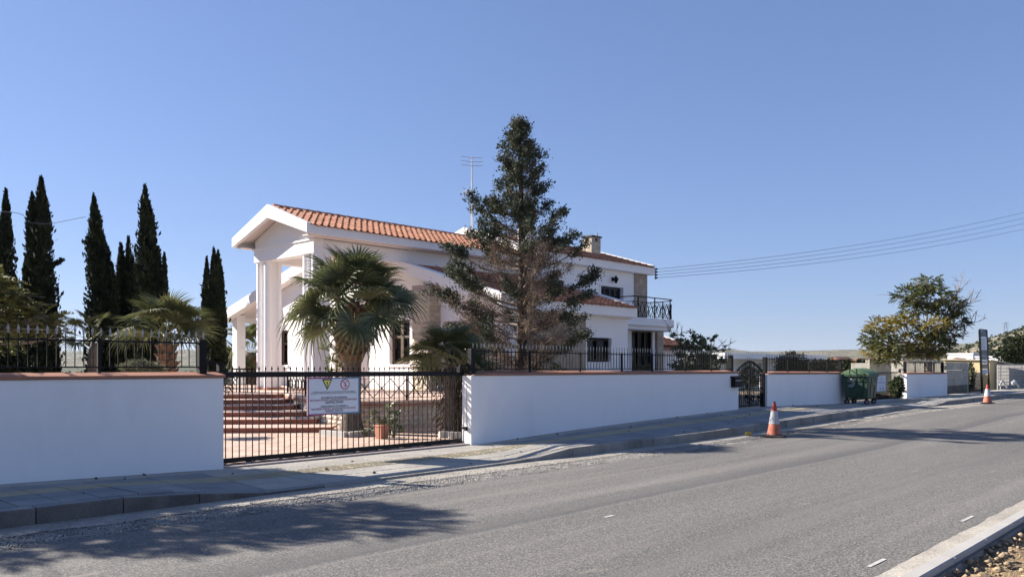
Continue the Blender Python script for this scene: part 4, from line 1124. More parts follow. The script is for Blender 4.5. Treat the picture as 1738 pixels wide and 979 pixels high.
# chimneys ------------------------------------------------------------------
cy = 21.6; cx0, cx1 = xat(993.5, cy), xat(1003, cy)
cx0 = xat(992, cy + 0.4); D_ = dep(cx0, cy); zt = zat(399, D_)
b = MB(); b.box(cx0, cx0 + 0.62, cy, cy + 0.52, 5.8, zt - 0.06); ch = b.build('chimney', M['grout'], house)
clad(ch, (cx0 - .005, cy + 0.52, 0), (0, -1, 0), 0.52, 5.9, zt - 0.3, bw=0.26, bh=0.14, proud=0.015)
clad(ch, (cx0, cy - .005, 0), (1, 0, 0), 0.62, 5.9, zt - 0.3, bw=0.3, bh=0.14, proud=0.015)
b = MB(); b.box(cx0 - 0.05, cx0 + 0.67, cy - 0.05, cy + 0.57, zt - 0.06, zt); b.build('chimney_cap', M['shutterdark'], ch)
for c_ in ((cx0 - 0.012, cy + 0.26, zt - 0.17, 0), (cx0 + 0.31, cy - 0.012, zt - 0.17, 1)):
    b = MB(); b.obox(c_[:3], (0.02, 0.13, 0.11) if c_[3] == 0 else (0.13, 0.02, 0.11)); b.build('flue_hole', M['glass'], ch)
b = MB(); b.tube([(cx0 + 0.75, cy + 0.3, 5.9), (cx0 + 0.75, cy + 0.3, zt + 0.2)], 0.035, 8); b.build('flue_pipe', M['spear'], house)
cx2 = xat(887, 22.5); b = MB(); b.box(cx2, cx2 + 0.5, 22.3, 22.8, 5.8, zat(381, dep(cx2, 22.5))); b.build('chimney', M['housewhite'], house)
# annex behind the balcony
b = MB(); b.box(31.5, 36.5, 22.5, 27, 0, 2.55); an = b.build('annex_wall', M['housewhite'], house)
b = MB(); b.ext([(31.3, 22.1, 2.5), (31.3, 25, 3.3), (31.3, 27.3, 2.6), (31.3, 27.3, 2.45), (31.3, 22.1, 2.35)], (5.6, 0, 0)); r_ = b.build('annex_roof', M['coping'], house)
tile_roof(r_, 31.4, 36.8, 22.05, 2.55, 25, 3.38, 0)
b = MB(); b.ext([(36.75, 22.0, 2.62), (36.75, 25, 3.5), (36.75, 25, 3.3), (36.75, 22.0, 2.4)], (0.25, 0, 0)); b.build('rake_board', M['housewhite'], house)

# antenna mast -----------------------------------------------------------------
am = empty('antenna_mast', (22.7, 23.75, 6.9), 'tall thin aerial mast with crossbars on the roof ridge left of the conifer', 'antenna')
D_ = dep(22.7, 23.75)
xm_, ym_ = 22.7, 23.75; zt = zat(266, D_)
b = MB(); b.tube([(xm_, ym_, 6.9), (xm_, ym_, zt)], [0.04, 0.018], 6); b.build('mast', M['spear'], am)
for zc, L in ((zat(268, D_), 0.42), (zat(275, D_), 0.44), (zat(281.5, D_), 0.42)):
    b = MB(); b.bar((xm_ - L * 0.69, ym_ + L * .73, zc + 0.05), (xm_, ym_, zc), 0.018); b.bar((xm_, ym_, zc), (xm_ + L * 0.69, ym_ - L * .73, zc + 0.0), 0.018); b.build('crossbar', M['spear'], am)
zc = zat(327, D_)
b = MB()
for a in range(7):
    dx = -0.05 - 0.05 * a
    b.bar((xm_ + dx * .69, ym_ - dx * .73, zc - 0.11), (xm_ + dx * .69, ym_ - dx * .73, zc + 0.11), 0.012)
b.bar((xm_, ym_, zc), (xm_ - 0.3, ym_ + 0.3, zc - 0.04), 0.016); b.build('aerial', M['spear'], am)
b = MB(); b.box(xm_ - 0.06, xm_ + 0.04, ym_ - 0.06, ym_ + 0.04, zat(362, D_), zat(350, D_)); b.build('amplifier', M['iron'], am)
for (dx, dy) in ((1.2, -0.9), (-0.9, -1.0)):
    b = MB(); b.tube([(xm_, ym_, zat(340, D_)), (xm_ + dx, ym_ + dy, 6.75 - 0.3)], 0.008, 4); b.build('guy_wire', M['spear'], am)

# terrace, retaining wall, steps -----------------------------------------------
arc = [(12.76, 21.5), (12.1, 19.6), (11.45, 18.0), (11.0, 16.6), (10.85, 15.9), (11.04, 15.15), (11.35, 14.80), (11.75, 14.60), (12.5, 14.5), (13.28, 14.62), (14.3, 15.1), (15.6, 15.9), (17.2, 16.86)]
def smooth(p, it=2):
    for _ in range(it):
        q = [p[0]]
        for a, c in zip(p, p[1:]):
            q += [(a[0] * .75 + c[0] * .25, a[1] * .75 + c[1] * .25), (a[0] * .25 + c[0] * .75, a[1] * .25 + c[1] * .75)]
        q.append(p[-1]); p = q
    return p
arcs = smooth(arc)
ter = empty('terrace', (14, 18, 0.1), 'raised terracotta terrace with curved cream stone retaining wall behind the palm', 'terrace')
body = arcs + [(17.2, 31.5), (17.2, 34.2), (13.0, 34.2), (11.6, 27.0)]
b = MB(); b.prism(body, 0.0, FL - 0.06); b.build('retaining_wall', M['grout'], ter)
def offset(path, d):
    out = []
    for i, p in enumerate(path):
        a = path[max(i - 1, 0)]; c = path[min(i + 1, len(path) - 1)]
        tx, ty = c[0] - a[0], c[1] - a[1]; l = math.hypot(tx, ty) or 1
        out.append((p[0] + d * ty / l, p[1] - d * tx / l))
    return out
sgn = -1 if offset(arcs, 0.1)[len(arcs) // 2][1] > arcs[len(arcs) // 2][1] else 1
o1 = offset(arcs, 0.07 * sgn)
b = MB(); b.prism(o1 + body[len(arcs):], FL - 0.06, FL - 0.002); b.build('terrace_paving', M['tread'], ter)
b = MB(); q = offset(arcs, 0.085 * sgn); q0 = offset(arcs, 0.0)
for i in range(len(q) - 1): b.ext([(q[i][0], q[i][1], FL - 0.065), (q[i + 1][0], q[i + 1][1], FL - 0.065), (q0[i + 1][0], q0[i + 1][1], FL - 0.065), (q0[i][0], q0[i][1], FL - 0.065)], (0, 0, -0.045))
b.build('edge_moulding', M['terracotta'], ter)
rsn = resample(arcs, 0.27)
k = 0; rows_ = 5; bh = (FL - 0.13 - 0.1) / rows_
for r in range(rows_):
    pts_ = resample(arcs[2:], 0.23) if r % 2 else resample([(arcs[2][0] + 0.05, arcs[2][1] + 0.11)] + arcs[3:], 0.23)
    for p, c in zip(pts_, pts_[1:]):
        if k >= 295 or p[0] > 16.4: continue
        d = (c[0] - p[0], c[1] - p[1]); l = math.hypot(*d); m = ((p[0] + c[0]) / 2, (p[1] + c[1]) / 2)
        nx, ny = d[1] / l, -d[0] / l
        if sgn < 0: nx, ny = -nx, -ny
        inst(STN['wallstone'][R.randrange(4)], 'stone', ter, (m[0], m[1], 0.1 + (r + .5) * bh), (0, 0, math.atan2(d[1], d[0])), (l - 0.008, 0.05 * R.uniform(0.6, 1.5), bh - 0.008)); k += 1
# low step of tile at the foot of the retaining wall
q1 = offset(arcs, 0.34 * sgn)
b = MB()
pp = [(arcs[i], q1[i]) for i in range(len(arcs)) if arcs[i][0] < 15 and arcs[i][1] < 16.6]
b.prism([a for a, _ in pp] + [c for _, c in reversed(pp)], 0.08, 0.19); b.build('foot_border', M['tread'], ter)
# steps
st = empty('front_steps', (10.3, 19.5, 0.1), 'six terracotta front steps curving up to the columned porch', 'steps')
Ds = [18.09, 19.15, 20.05, 20.95, 21.7, 22.5, 23.6]
Fv = (math.cos(A), math.sin(A)); Rv = (math.sin(A), -math.cos(A))
def PT(D, s): return (Fv[0] * D + Rv[0] * s, Fv[1] * D + Rv[1] * s)
sr = [-4.35, -3.95, -4.55, -5.2, -5.75, -6.3, -7.2]       # right end (lateral metres)
pxr = [530, 530, 508, 489, 470, 452, 437]
for k_ in range(6):
    D0, D1 = Ds[k_], 24.2
    s1 = (pxr[k_ + 1] - CX) / FPX * D0 + 0.35; s0 = -0.40 * D0 - 1.4
    ns = 12
    frontl = []
    for i in range(ns + 1):
        s = s0 + (s1 - s0) * i / ns; t = (i / ns - 0.45) * 2
        frontl.append(PT(D0 + 0.22 * t * t, s))
    back = [PT(D1, s1 + 0.2), PT(D1, s0)]
    zt_ = 0.1 + 0.1167 * (k_ + 1)
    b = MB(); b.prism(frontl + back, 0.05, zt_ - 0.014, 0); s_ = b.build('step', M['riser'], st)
    off = [PT(D0 - 0.012 + 0.22 * ((i / ns - 0.45) * 2) ** 2, s0 + (s1 - s0) * i / ns) for i in range(ns + 1)]
    b = MB(); b.prism(off + back, zt_ - 0.014, zt_ - (0.004 if k_ == 5 else 0)); b.build('tread', M['tread'], s_)
# terrace railing
rl = empty('terrace_railing', (12, 15, FL), 'low black iron railing with crossed bars on the curved terrace edge', 'railing')
rp = [p for p in offset(arcs, -0.12 * sgn) if p[1] < 21.2]
rp = resample(rp, 0.40)
zt_ = FL + 0.62
for z, w in ((zt_, 0.035), (FL + 0.5, 0.014), (FL + 0.06, 0.016)):
    b = MB()
    for p, c in zip(rp, rp[1:]): b.bar((*p, z), (*c, z), w, w * 0.7)
    b.build('rail', M['iron'], rl)
cross_panels(rl, rp, FL + 0.06, FL + 0.5, 6, FL, zt_)
# railing on the left side of the steps, with scrolls
r2 = empty('stair_railing', PT(22.5, -7.9) + (FL,), 'black scrolled iron handrail at the top left of the front steps', 'railing')
a0, a1, a2 = PT(24.2, (395 - CX) / FPX * 24.2), PT(24.0, (433 - CX) / FPX * 24), PT(22.0, (382 - CX) / FPX * 22)
zt2 = zat(626, 24.2)
b = MB(); b.bar((*a0, zt2), (*a1, zt2), 0.05, 0.04); b.bar((*a0, zt2), (*a2, zt2 - 0.42), 0.05, 0.04); b.build('handrail', M['iron'], r2)
for i in range(7):
    t = i / 6; p = (a0[0] + (a1[0] - a0[0]) * t, a0[1] + (a1[1] - a0[1]) * t)
    b = MB(); b.bar((*p, FL), (*p, zt2), 0.022); b.build('post', M['iron'], r2)
for i in range(5):
    t = (i + .5) / 5; p = (a0[0] + (a2[0] - a0[0]) * t, a0[1] + (a2[1] - a0[1]) * t); zc = zt2 - 0.42 * t - 0.25
    pts = []
    for k_ in range(16):
        a = k_ / 15 * 9; rr = 0.17 * (1 - .75 * k_ / 15); pts.append((p[0] + Rv[0] * rr * math.cos(a), p[1] + Rv[1] * rr * math.cos(a), zc + rr * math.sin(a)))
    b = MB(); b.tube(pts, 0.014, 4); b.build('scroll', M['iron'], r2)
# ------------------------------------------------------------------ palms
def frond_mesh(name, seed, pet=0.75, rad=0.8, nseg=34, spread=290, droop=0.35, mats=None, dead=False, tilt=0.0):
    """fan leaf: petiole along +X, blade of many folded segments around its tip"""
    rr = random.Random(seed); V = []; F = []; MI = []
    # petiole, three sided and slightly arched
    pts = [(pet * t, 0, 0.06 * math.sin(t * 3.1) - 0.10 * droop * t * t) for t in (0, .25, .5, .75, 1.0)]
    for i, p in enumerate(pts):
        w = 0.020 - 0.011 * i / 4
        for a in (0, 2.09, 4.19): V.append((p[0], p[1] + w * math.cos(a), p[2] + w * 0.7 * math.sin(a)))
    for i in range(4):
        for k in range(3): F.append((i * 3 + k, i * 3 + (k + 1) % 3, i * 3 + 3 + (k + 1) % 3, i * 3 + 3 + k)); MI.append(1)
    hub = Vector(pts[-1])
    for s in range(nseg):
        a = math.radians(-spread / 2 + spread * (s + 0.5) / nseg + rr.uniform(-2, 2))
        L = rad * (0.80 + 0.20 * math.cos(a * 0.6)) * rr.uniform(0.88, 1.06)
        if dead: L *= rr.uniform(0.6, 1)
        ct, st_ = math.cos(tilt), math.sin(tilt)
        d = Vector((math.cos(a) * ct, math.sin(a), -math.cos(a) * st_)); side = Vector((-math.sin(a) * ct, math.cos(a), math.sin(a) * st_)); nrm = Vector((st_, 0, ct))
        wbase = rad * math.radians(spread) / nseg * 0.5
        tipdrop = droop * rr.uniform(0.6, 1.5)
        rows = []
        for t in (0.0, 0.28, 0.55, 0.8, 1.0):
            w = wbase * (0.12 + 0.95 * min(t / 0.3, 1) if t <= 0.3 else 1.07 * (1 - (t - 0.3) / 0.7) ** 0.85)
            if t == 0.0: w = 0.004
            z = 0.12 * math.sin(t * 2.2) - tipdrop * L * (max(t - 0.45, 0) / 0.55) ** 2 * (0.9 if not dead else 1.5)
            inward = 1 - 0.12 * max(t - .6, 0)
            c = hub + d * L * t * inward + nrm * 0.12 * math.sin(t * 2.2) * rad + Vector((0, 0, z - 0.12 * math.sin(t * 2.2))) + side * rr.uniform(-.012, .012) * t
            rows.append((c, w))
        b0 = len(V)
        for c, w in rows:
            V.append(tuple(c - side * w * 0.5 + nrm * 0.35 * w)); V.append(tuple(c)); V.append(tuple(c + side * w * 0.5 + nrm * 0.35 * w))
        for i in range(len(rows) - 1):
            q = b0 + i * 3
            F.append((q, q + 1, q + 4, q + 3)); MI.append(0); F.append((q + 1, q + 2, q + 5, q + 4)); MI.append(0)
    me = bpy.data.meshes.new(name); me.from_pydata(V, [], F)
    for m in mats: me.materials.append(m)
    me.polygons.foreach_set('material_index', MI); me.update(); return me
FR = {}
def fronds(kind, pet, rad, droop, mats, n=4, dead=False, spread=290, nseg=34):
    key = (kind, pet, rad, droop, dead)
    if key not in FR: FR[key] = [frond_mesh('frond', 40 + k + int(droop * 10), pet * (0.85 + 0.1 * k), rad * (0.92 + 0.05 * k), nseg, spread, droop, mats, dead, 0.0 if dead else (-0.25, 0.12, 0.4, 0.7)[k % 4]) for k in range(n)]
    return FR[key]
def palm_crown(root, c, n, pet, rad, mats, elo=-35, ehi=80, seed=1, dead=0, r0=0.12, spread=290, nseg=34):
    rr = random.Random(seed)
    for i in range(n):
        t = i / max(n - 1, 1)
        el = ehi + (elo - ehi) * t ** 0.85 + rr.uniform(-7, 7)
        az = i * 2.39996 + rr.uniform(-0.25, 0.25)
        dr = 0.10 if el > 50 else 0.22 if el > 10 else 0.40
        me = fronds('a', pet, rad, dr, mats, spread=spread, nseg=nseg)[rr.randrange(1, 4) if el > 35 else rr.randrange(3)]
        z = c[2] + 0.22 * math.sin(math.radians(el)) * 1.2
        inst(me, 'frond', root, (c[0] + r0 * math.cos(az), c[1] + r0 * math.sin(az), z), (rr.uniform(-.9, .9), -math.radians(el), az), (rr.uniform(.9, 1.08) * (0.74 if el > 50 else 0.86 if el > 25 else 1.0),) * 3)
    for i in range(dead):
        az = i * 2.39996 + 0.7; el = rr.uniform(-75, -50)
        me = fronds('d', pet * .8, rad * .7, 0.8, [M['palmdead'], M['palmdead']], dead=True, spread=spread, nseg=nseg)[rr.randrange(4)]
        inst(me, 'dry_frond', root, (c[0] + r0 * math.cos(az), c[1] + r0 * math.sin(az), c[2] - 0.15), (rr.uniform(-.6, .6), -math.radians(el), az), (rr.uniform(.8, 1.05),) * 3)
def boot_mesh():
    b = MB(); w, L = 0.085, 0.20
    vs = [(-w, 0, 0), (w, 0, 0), (w * 0.8, 0.035, L * .5), (-w * .8, 0.035, L * .5), (-w * .45, 0.10, L * 1.0), (w * .45, 0.10, L * 1.0), (-w * .45, 0.065, L * 1.02), (w * .45, 0.065, L * 1.02), (-w, -.03, L * .55), (w, -.03, L * .55)]
    fs = [(0, 1, 2, 3), (3, 2, 5, 4), (4, 5, 7, 6), (6, 7, 9, 8), (0, 3, 8), (3, 4, 6), (3, 6, 8), (1, 9, 2), (2, 7, 5), (2, 9, 7)]
    b.add(vs, fs); return b.mesh('leaf_stub', M['boot'])
BOOT = boot_mesh()
def boots(root, x, y, z0, z1, rf, rows, per, sc=1.0, seed=2):
    rr = random.Random(seed)
    for r in range(rows):
        z = z0 + (z1 - z0) * r / rows
        for k in range(per):
            a = 2 * math.pi * (k + 0.5 * (r % 2)) / per + rr.uniform(-.08, .08); rad = rf(z)
            inst(BOOT, 'leaf_stub', root, (x + rad * math.cos(a), y + rad * math.sin(a), z + rr.uniform(-.02, .02)), (rr.uniform(-.25, .1), rr.uniform(-.15, .15), a - math.pi / 2), (sc * rr.uniform(.8, 1.15), sc * rr.uniform(.7, 1.3), sc * rr.uniform(.8, 1.2)))
# main palm in front of the villa
px_, py_ = pD(597, 18.0)
pm = empty('palm_tree', (px_, py_, 0.1), 'tall fan palm with shaggy trunk standing behind the near sliding gate', 'palm tree')
b = MB(); prof = [(0.34, -0.1), (0.27, 0.08), (0.215, 0.35), (0.20, 0.8), (0.205, 1.2), (0.21, 1.56), (0.24, 1.6), (0.25, 2.0), (0.26, 2.35), (0.24, 2.7), (0.16, 2.9), (0.08, 3.0)]
pts = []
b.lathe(prof, (px_, py_, 0.1), 18); tk = b.build('trunk', M['palmbark'], pm, smooth=True)
b = MB()
for i in range(13):
    z = 0.35 + i * 0.105; b.lathe([(0.205, -0.012), (0.222, 0), (0.205, 0.012)], (px_, py_, z), 18)
tag(b.build('trunk_rings', M['palmbark'], tk, smooth=True), kind='stuff')
boots(pm, px_, py_, 1.68, 2.85, lambda z: 0.215 + 0.05 * math.sin((z - 1.6) / 1.4 * 3.1), 13, 13, 0.9)
palm_crown(pm, (px_, py_, 2.96), 42, 0.72, 0.84, [M['palm'], M['petiole']], -24, 84, 5, dead=3, nseg=30)
# lower offshoot leaves hanging towards the right, thin dry strands
b = MB()
for (a, r_, L) in ((-2.2, .9, .9), (-.6, .7, 0.55), (-1.2, 1.1, 0.8), (0.2, 1.3, .35)):
    x, y = px_ + r_ * math.cos(a), py_ + r_ * math.sin(a)
    b.tube([(x, y, 2.75), (x + .06, y, 2.75 - L * .5), (x + .02, y, 2.75 - L)], 0.006, 3)
tag(b.build('hanging_fibres', M['palmdead'], pm), kind='stuff')
# kerb round the palm foot
pk = empty('planter_kerb', (px_, py_ - 0.5, 0.1), 'low pale stone kerb round the foot of the fan palm', 'planter')
ring = [(pD(546, 17.55)), (pD(590, 17.0)), (pD(640, 17.55)), (pD(643, 18.0))]
for p, c in zip(ring, ring[1:]):
    d = math.dist(p, c); nn = max(1, int(d / 0.45))
    for i in range(nn):
        a = (p[0] + (c[0] - p[0]) * i / nn, p[1] + (c[1] - p[1]) * i / nn); e = (p[0] + (c[0] - p[0]) * (i + .97) / nn, p[1] + (c[1] - p[1]) * (i + .97) / nn)
        b = MB(); b.bar((*a, 0.15), (*e, 0.15), 0.14, 0.13); b.build('kerb_block', M['kerbnew'], pk, bevel=0.008)
b = MB(); b.prism([ring[0], ring[1], ring[2], ring[3], pD(600, 18.5)], 0.06, 0.16); tag(b.build('planter_soil', M['soil']), kind='structure')
# fan palm behind the left wall
def palm(px, D, zc, n, pet, rad, mats, label, trunk_r, z0=0.1, dead=3, elo=-30, ehi=80, seed=3, tr_m='palmbark', boot_rows=0, spread=290, nseg=34):
    x, y = pD(px, D); r = empty('palm_tree', (x, y, z0), label, 'palm tree')
    b = MB(); b.lathe([(trunk_r * 1.25, -0.2), (trunk_r, 0.15), (trunk_r * 1.05, (zc - z0) * .6), (trunk_r * 0.9, (zc - z0) * .9), (trunk_r * .3, (zc - z0) + 0.1)], (x, y, z0), 12); b.build('trunk', M[tr_m], r, smooth=True)
    if boot_rows: boots(r, x, y, z0 + 0.1, zc - 0.1, lambda z: trunk_r, boot_rows, 11, 0.95, seed)
    palm_crown(r, (x, y, zc), n, pet, rad, mats, elo, ehi, seed, dead, spread=spread, nseg=nseg); return r
palm(283, 22, 2.30, 26, 0.72, 0.80, [M['palmyel'], M['petiole']], 'pale green fan palm with brown stubby trunk behind the left fence', 0.22, dead=0, elo=4, ehi=88, boot_rows=9, seed=8)
palm(158, 27, 2.3, 13, 0.7, 0.55, [M['palmyel'], M['petiole']], 'fan palm half hidden behind the slanting cypress at the left', 0.16, dead=0, elo=5, seed=12)
palm(425, 37, 2.1, 22, 1.0, 0.9, [M['palmyel'], M['petiole']], 'fan palm with shaggy trunk seen through the far side porch', 0.45, dead=5, boot_rows=10, seed=15)
palm(765, 17.4, 1.55, 20, 0.45, 0.72, [M['palm'], M['petiole']], 'young fan palm with dry skirt beside the white gate pier', 0.12, dead=0, elo=-5, seed=21)
x, y = pD(765, 17.4)
sk = empty('dry_shrub', (x + 0.25, y + 0.1, 0.1), 'tangle of dry brown leaves and twigs by the white gate pier', 'shrub')
C = []; Dn = []
for k in range(1500):
    a = R.uniform(0, 6.28); r_ = abs(R.gauss(0, 0.24)); z = R.uniform(0.15, 1.5)
    C.append((x + 0.18 + r_ * math.cos(a), y + 0.05 + r_ * math.sin(a), z)); Dn.append((math.cos(a) * .6, math.sin(a) * .6, -1 + R.uniform(-.5, .8)))
V, F = leaves(C, Dn, 0.16, 0.035); tag(npmesh('dry_leaves', V, F, M['palmdead'], parent=sk), kind='stuff')
b = MB()
for k in range(14):
    a = R.uniform(0, 6.28); b.tube([(x + .2, y, 0.1), (x + .2 + .15 * math.cos(a), y + .15 * math.sin(a), 0.9), (x + .2 + .45 * math.cos(a), y + .45 * math.sin(a), R.uniform(1.3, 1.9))], [0.014, 0.01, 0.005], 4)
b.build('stems', M['barkgrey'], sk)
b = MB()
for (xx, D_) in ((758, 17.0), (775, 16.8)):
    p = pD(xx, D_); b.obox((p[0], p[1], 0.16), (0.32, 0.16, 0.14), A - 1.2)
pk2 = empty('planter_kerb', (*pD(766, 16.9), 0.1), 'short grey stone kerb beside the white gate pier', 'planter'); b.build('kerb_block', M['kerbnew'], pk2, bevel=0.01)

# ------------------------------------------------------------------ cypresses
def cypress(label, D, spires, z0=0.0, dens=1.0, seed=1, group='dark columnar cypresses behind the left wall'):
    """spires: (px, y_top, px width at the foot, y_foot, lean px)"""
    rs = np.random.RandomState(seed)
    x0, y0 = pD(spires[0][0], D)
    r = empty('cypress_tree', (x0, y0, z0), label, 'cypress', group)
    Cs = []; Ds = []; Ls = []
    tb = MB(); core = MB()
    for (px, yt, wpx, yf, lean) in spires:
        xb, yb = pD(px - lean, D); xt, yt_ = pD(px, D); zt = zat(yt, D); zf = zat(yf, D) if yf else z0
        Rm = 0.84 * wpx / 2 * D / FPX; H = zt - zf
        n = int(5200 * dens * (Rm * H) / 3.0) + 200
        t = rs.uniform(0, 1, n) ** 0.85
        prof = np.clip((1 - t) ** 0.5, 0.04, 1) * np.clip((1 - t) / 0.12, 0.25, 1) ** .5 * (0.8 + 0.2 * np.clip(t / 0.15, 0, 1))
        az = rs.uniform(0, 2 * np.pi, n)
        lump = 1 + 0.30 * np.sin(az * 3 + t * H * 2.4 + px) * np.cos(t * H * 5.1 + az * 2) + 0.16 * np.sin(az * 5 + t * H * 11)
        rad = Rm * prof * lump * (1 - 0.55 * rs.uniform(0, 1, n) ** 2.2) * (1 + (rs.uniform(0, 1, n) < 0.14) * rs.uniform(0, 0.55, n))
        cx = xb + (xt - xb) * t ** 1.3; cy = yb + (yt_ - yb) * t ** 1.3
        z = zf + H * t + rs.normal(0, 0.05, n)
        Cs.append(np.stack([cx + rad * np.cos(az), cy + rad * np.sin(az), z], 1))
        Ds.append(np.stack([0.45 * np.cos(az) + rs.normal(0, .25, n), 0.45 * np.sin(az) + rs.normal(0, .25, n), np.full(n, 1.0) + rs.normal(0, .3, n)], 1))
        Ls.append(rs.uniform(0.09, 0.24, n))
        pts = [(xb + (xt - xb) * q ** 1.3, yb + (yt_ - yb) * q ** 1.3, zf + (H - .1) * q) for q in np.linspace(0, 1, 8)]
        tb.tube(pts, [0.10 * (1 - 0.9 * q) + 0.008 for q in np.linspace(0, 1, 8)], 6)
        core.tube([(p[0], p[1], p[2]) for p in pts[:-1]], [Rm * 0.48 * (1 - q) ** 0.7 for q in np.linspace(0, 1, 8)][:-1], 9)
    C = np.concatenate(Cs); Dn = np.concatenate(Ds); L = np.concatenate(Ls)
    V, F = leaves(C, Dn, L, L * 0.42, rs)
    npmesh('crown', V, F, M['cyp'], parent=r)
    tb.build('trunk', M['bark'], r, smooth=True)
    core.build('foliage_core', M['cyp'], r)  # solid filler added inside the leaves to make the crown opaque
    return r
cypress('dark cypress cut by the left edge of the photo, with a blunt top', 26, [(10, 326, 44, None, -4), (-6, 352, 44, None, 4), (25, 470, 40, None, 0)], seed=1)
cypress('tallest dark cypress at the left, twin-topped with a side twig', 27, [(70, 303, 62, None, -3), (55, 332, 40, 600, 0), (85, 478, 38, None, 0), (92, 520, 30, None, 4), (44, 440, 28, None, 2)], seed=2)
t_ = [o for o in bpy.data.objects if o.name.startswith('cypress_tree')][-1]
rs = np.random.RandomState(9); P0 = Vector((*pD(86, 27), zat(452, 27))); P1 = Vector((*pD(105, 27), zat(441, 27)))
C = [P0.lerp(P1, rs.rand()) + Vector(rs.normal(0, 0.04, 3)) for _ in range(260)]; V, F = leaves(C, [(P1 - P0) + Vector(rs.normal(0, .15, 3)) for _ in C], 0.13, 0.05, rs)
npmesh('side_twig', V, F, M['cyp'], parent=t_)
cypress('slanting pointed cypress left of the pale fan palm', 30, [(159, 335, 58, None, -14), (175, 400, 36, 600, -12), (190, 450, 30, None, -6)], seed=3)
cypress('short dark cypress with two thin tops between the two tall pointed ones', 31, [(205, 416, 44, None, -4), (218, 404, 30, None, 0), (224, 436, 44, None, 0)], seed=4)
cypress('tall sharp cypress leaning left behind the pale fan palm', 29, [(246, 318, 62, None, -12), (238, 425, 30, None, 0), (268, 420, 32, None, 0), (279, 434, 16, 530, 0)], seed=5)
cypress('lone stubby cypress close to the left corner of the villa', 34, [(363, 424, 36, None, 0), (351, 438, 20, 600, 3), (376, 456, 26, None, 0), (370, 428, 26, 560, 0)], seed=6)

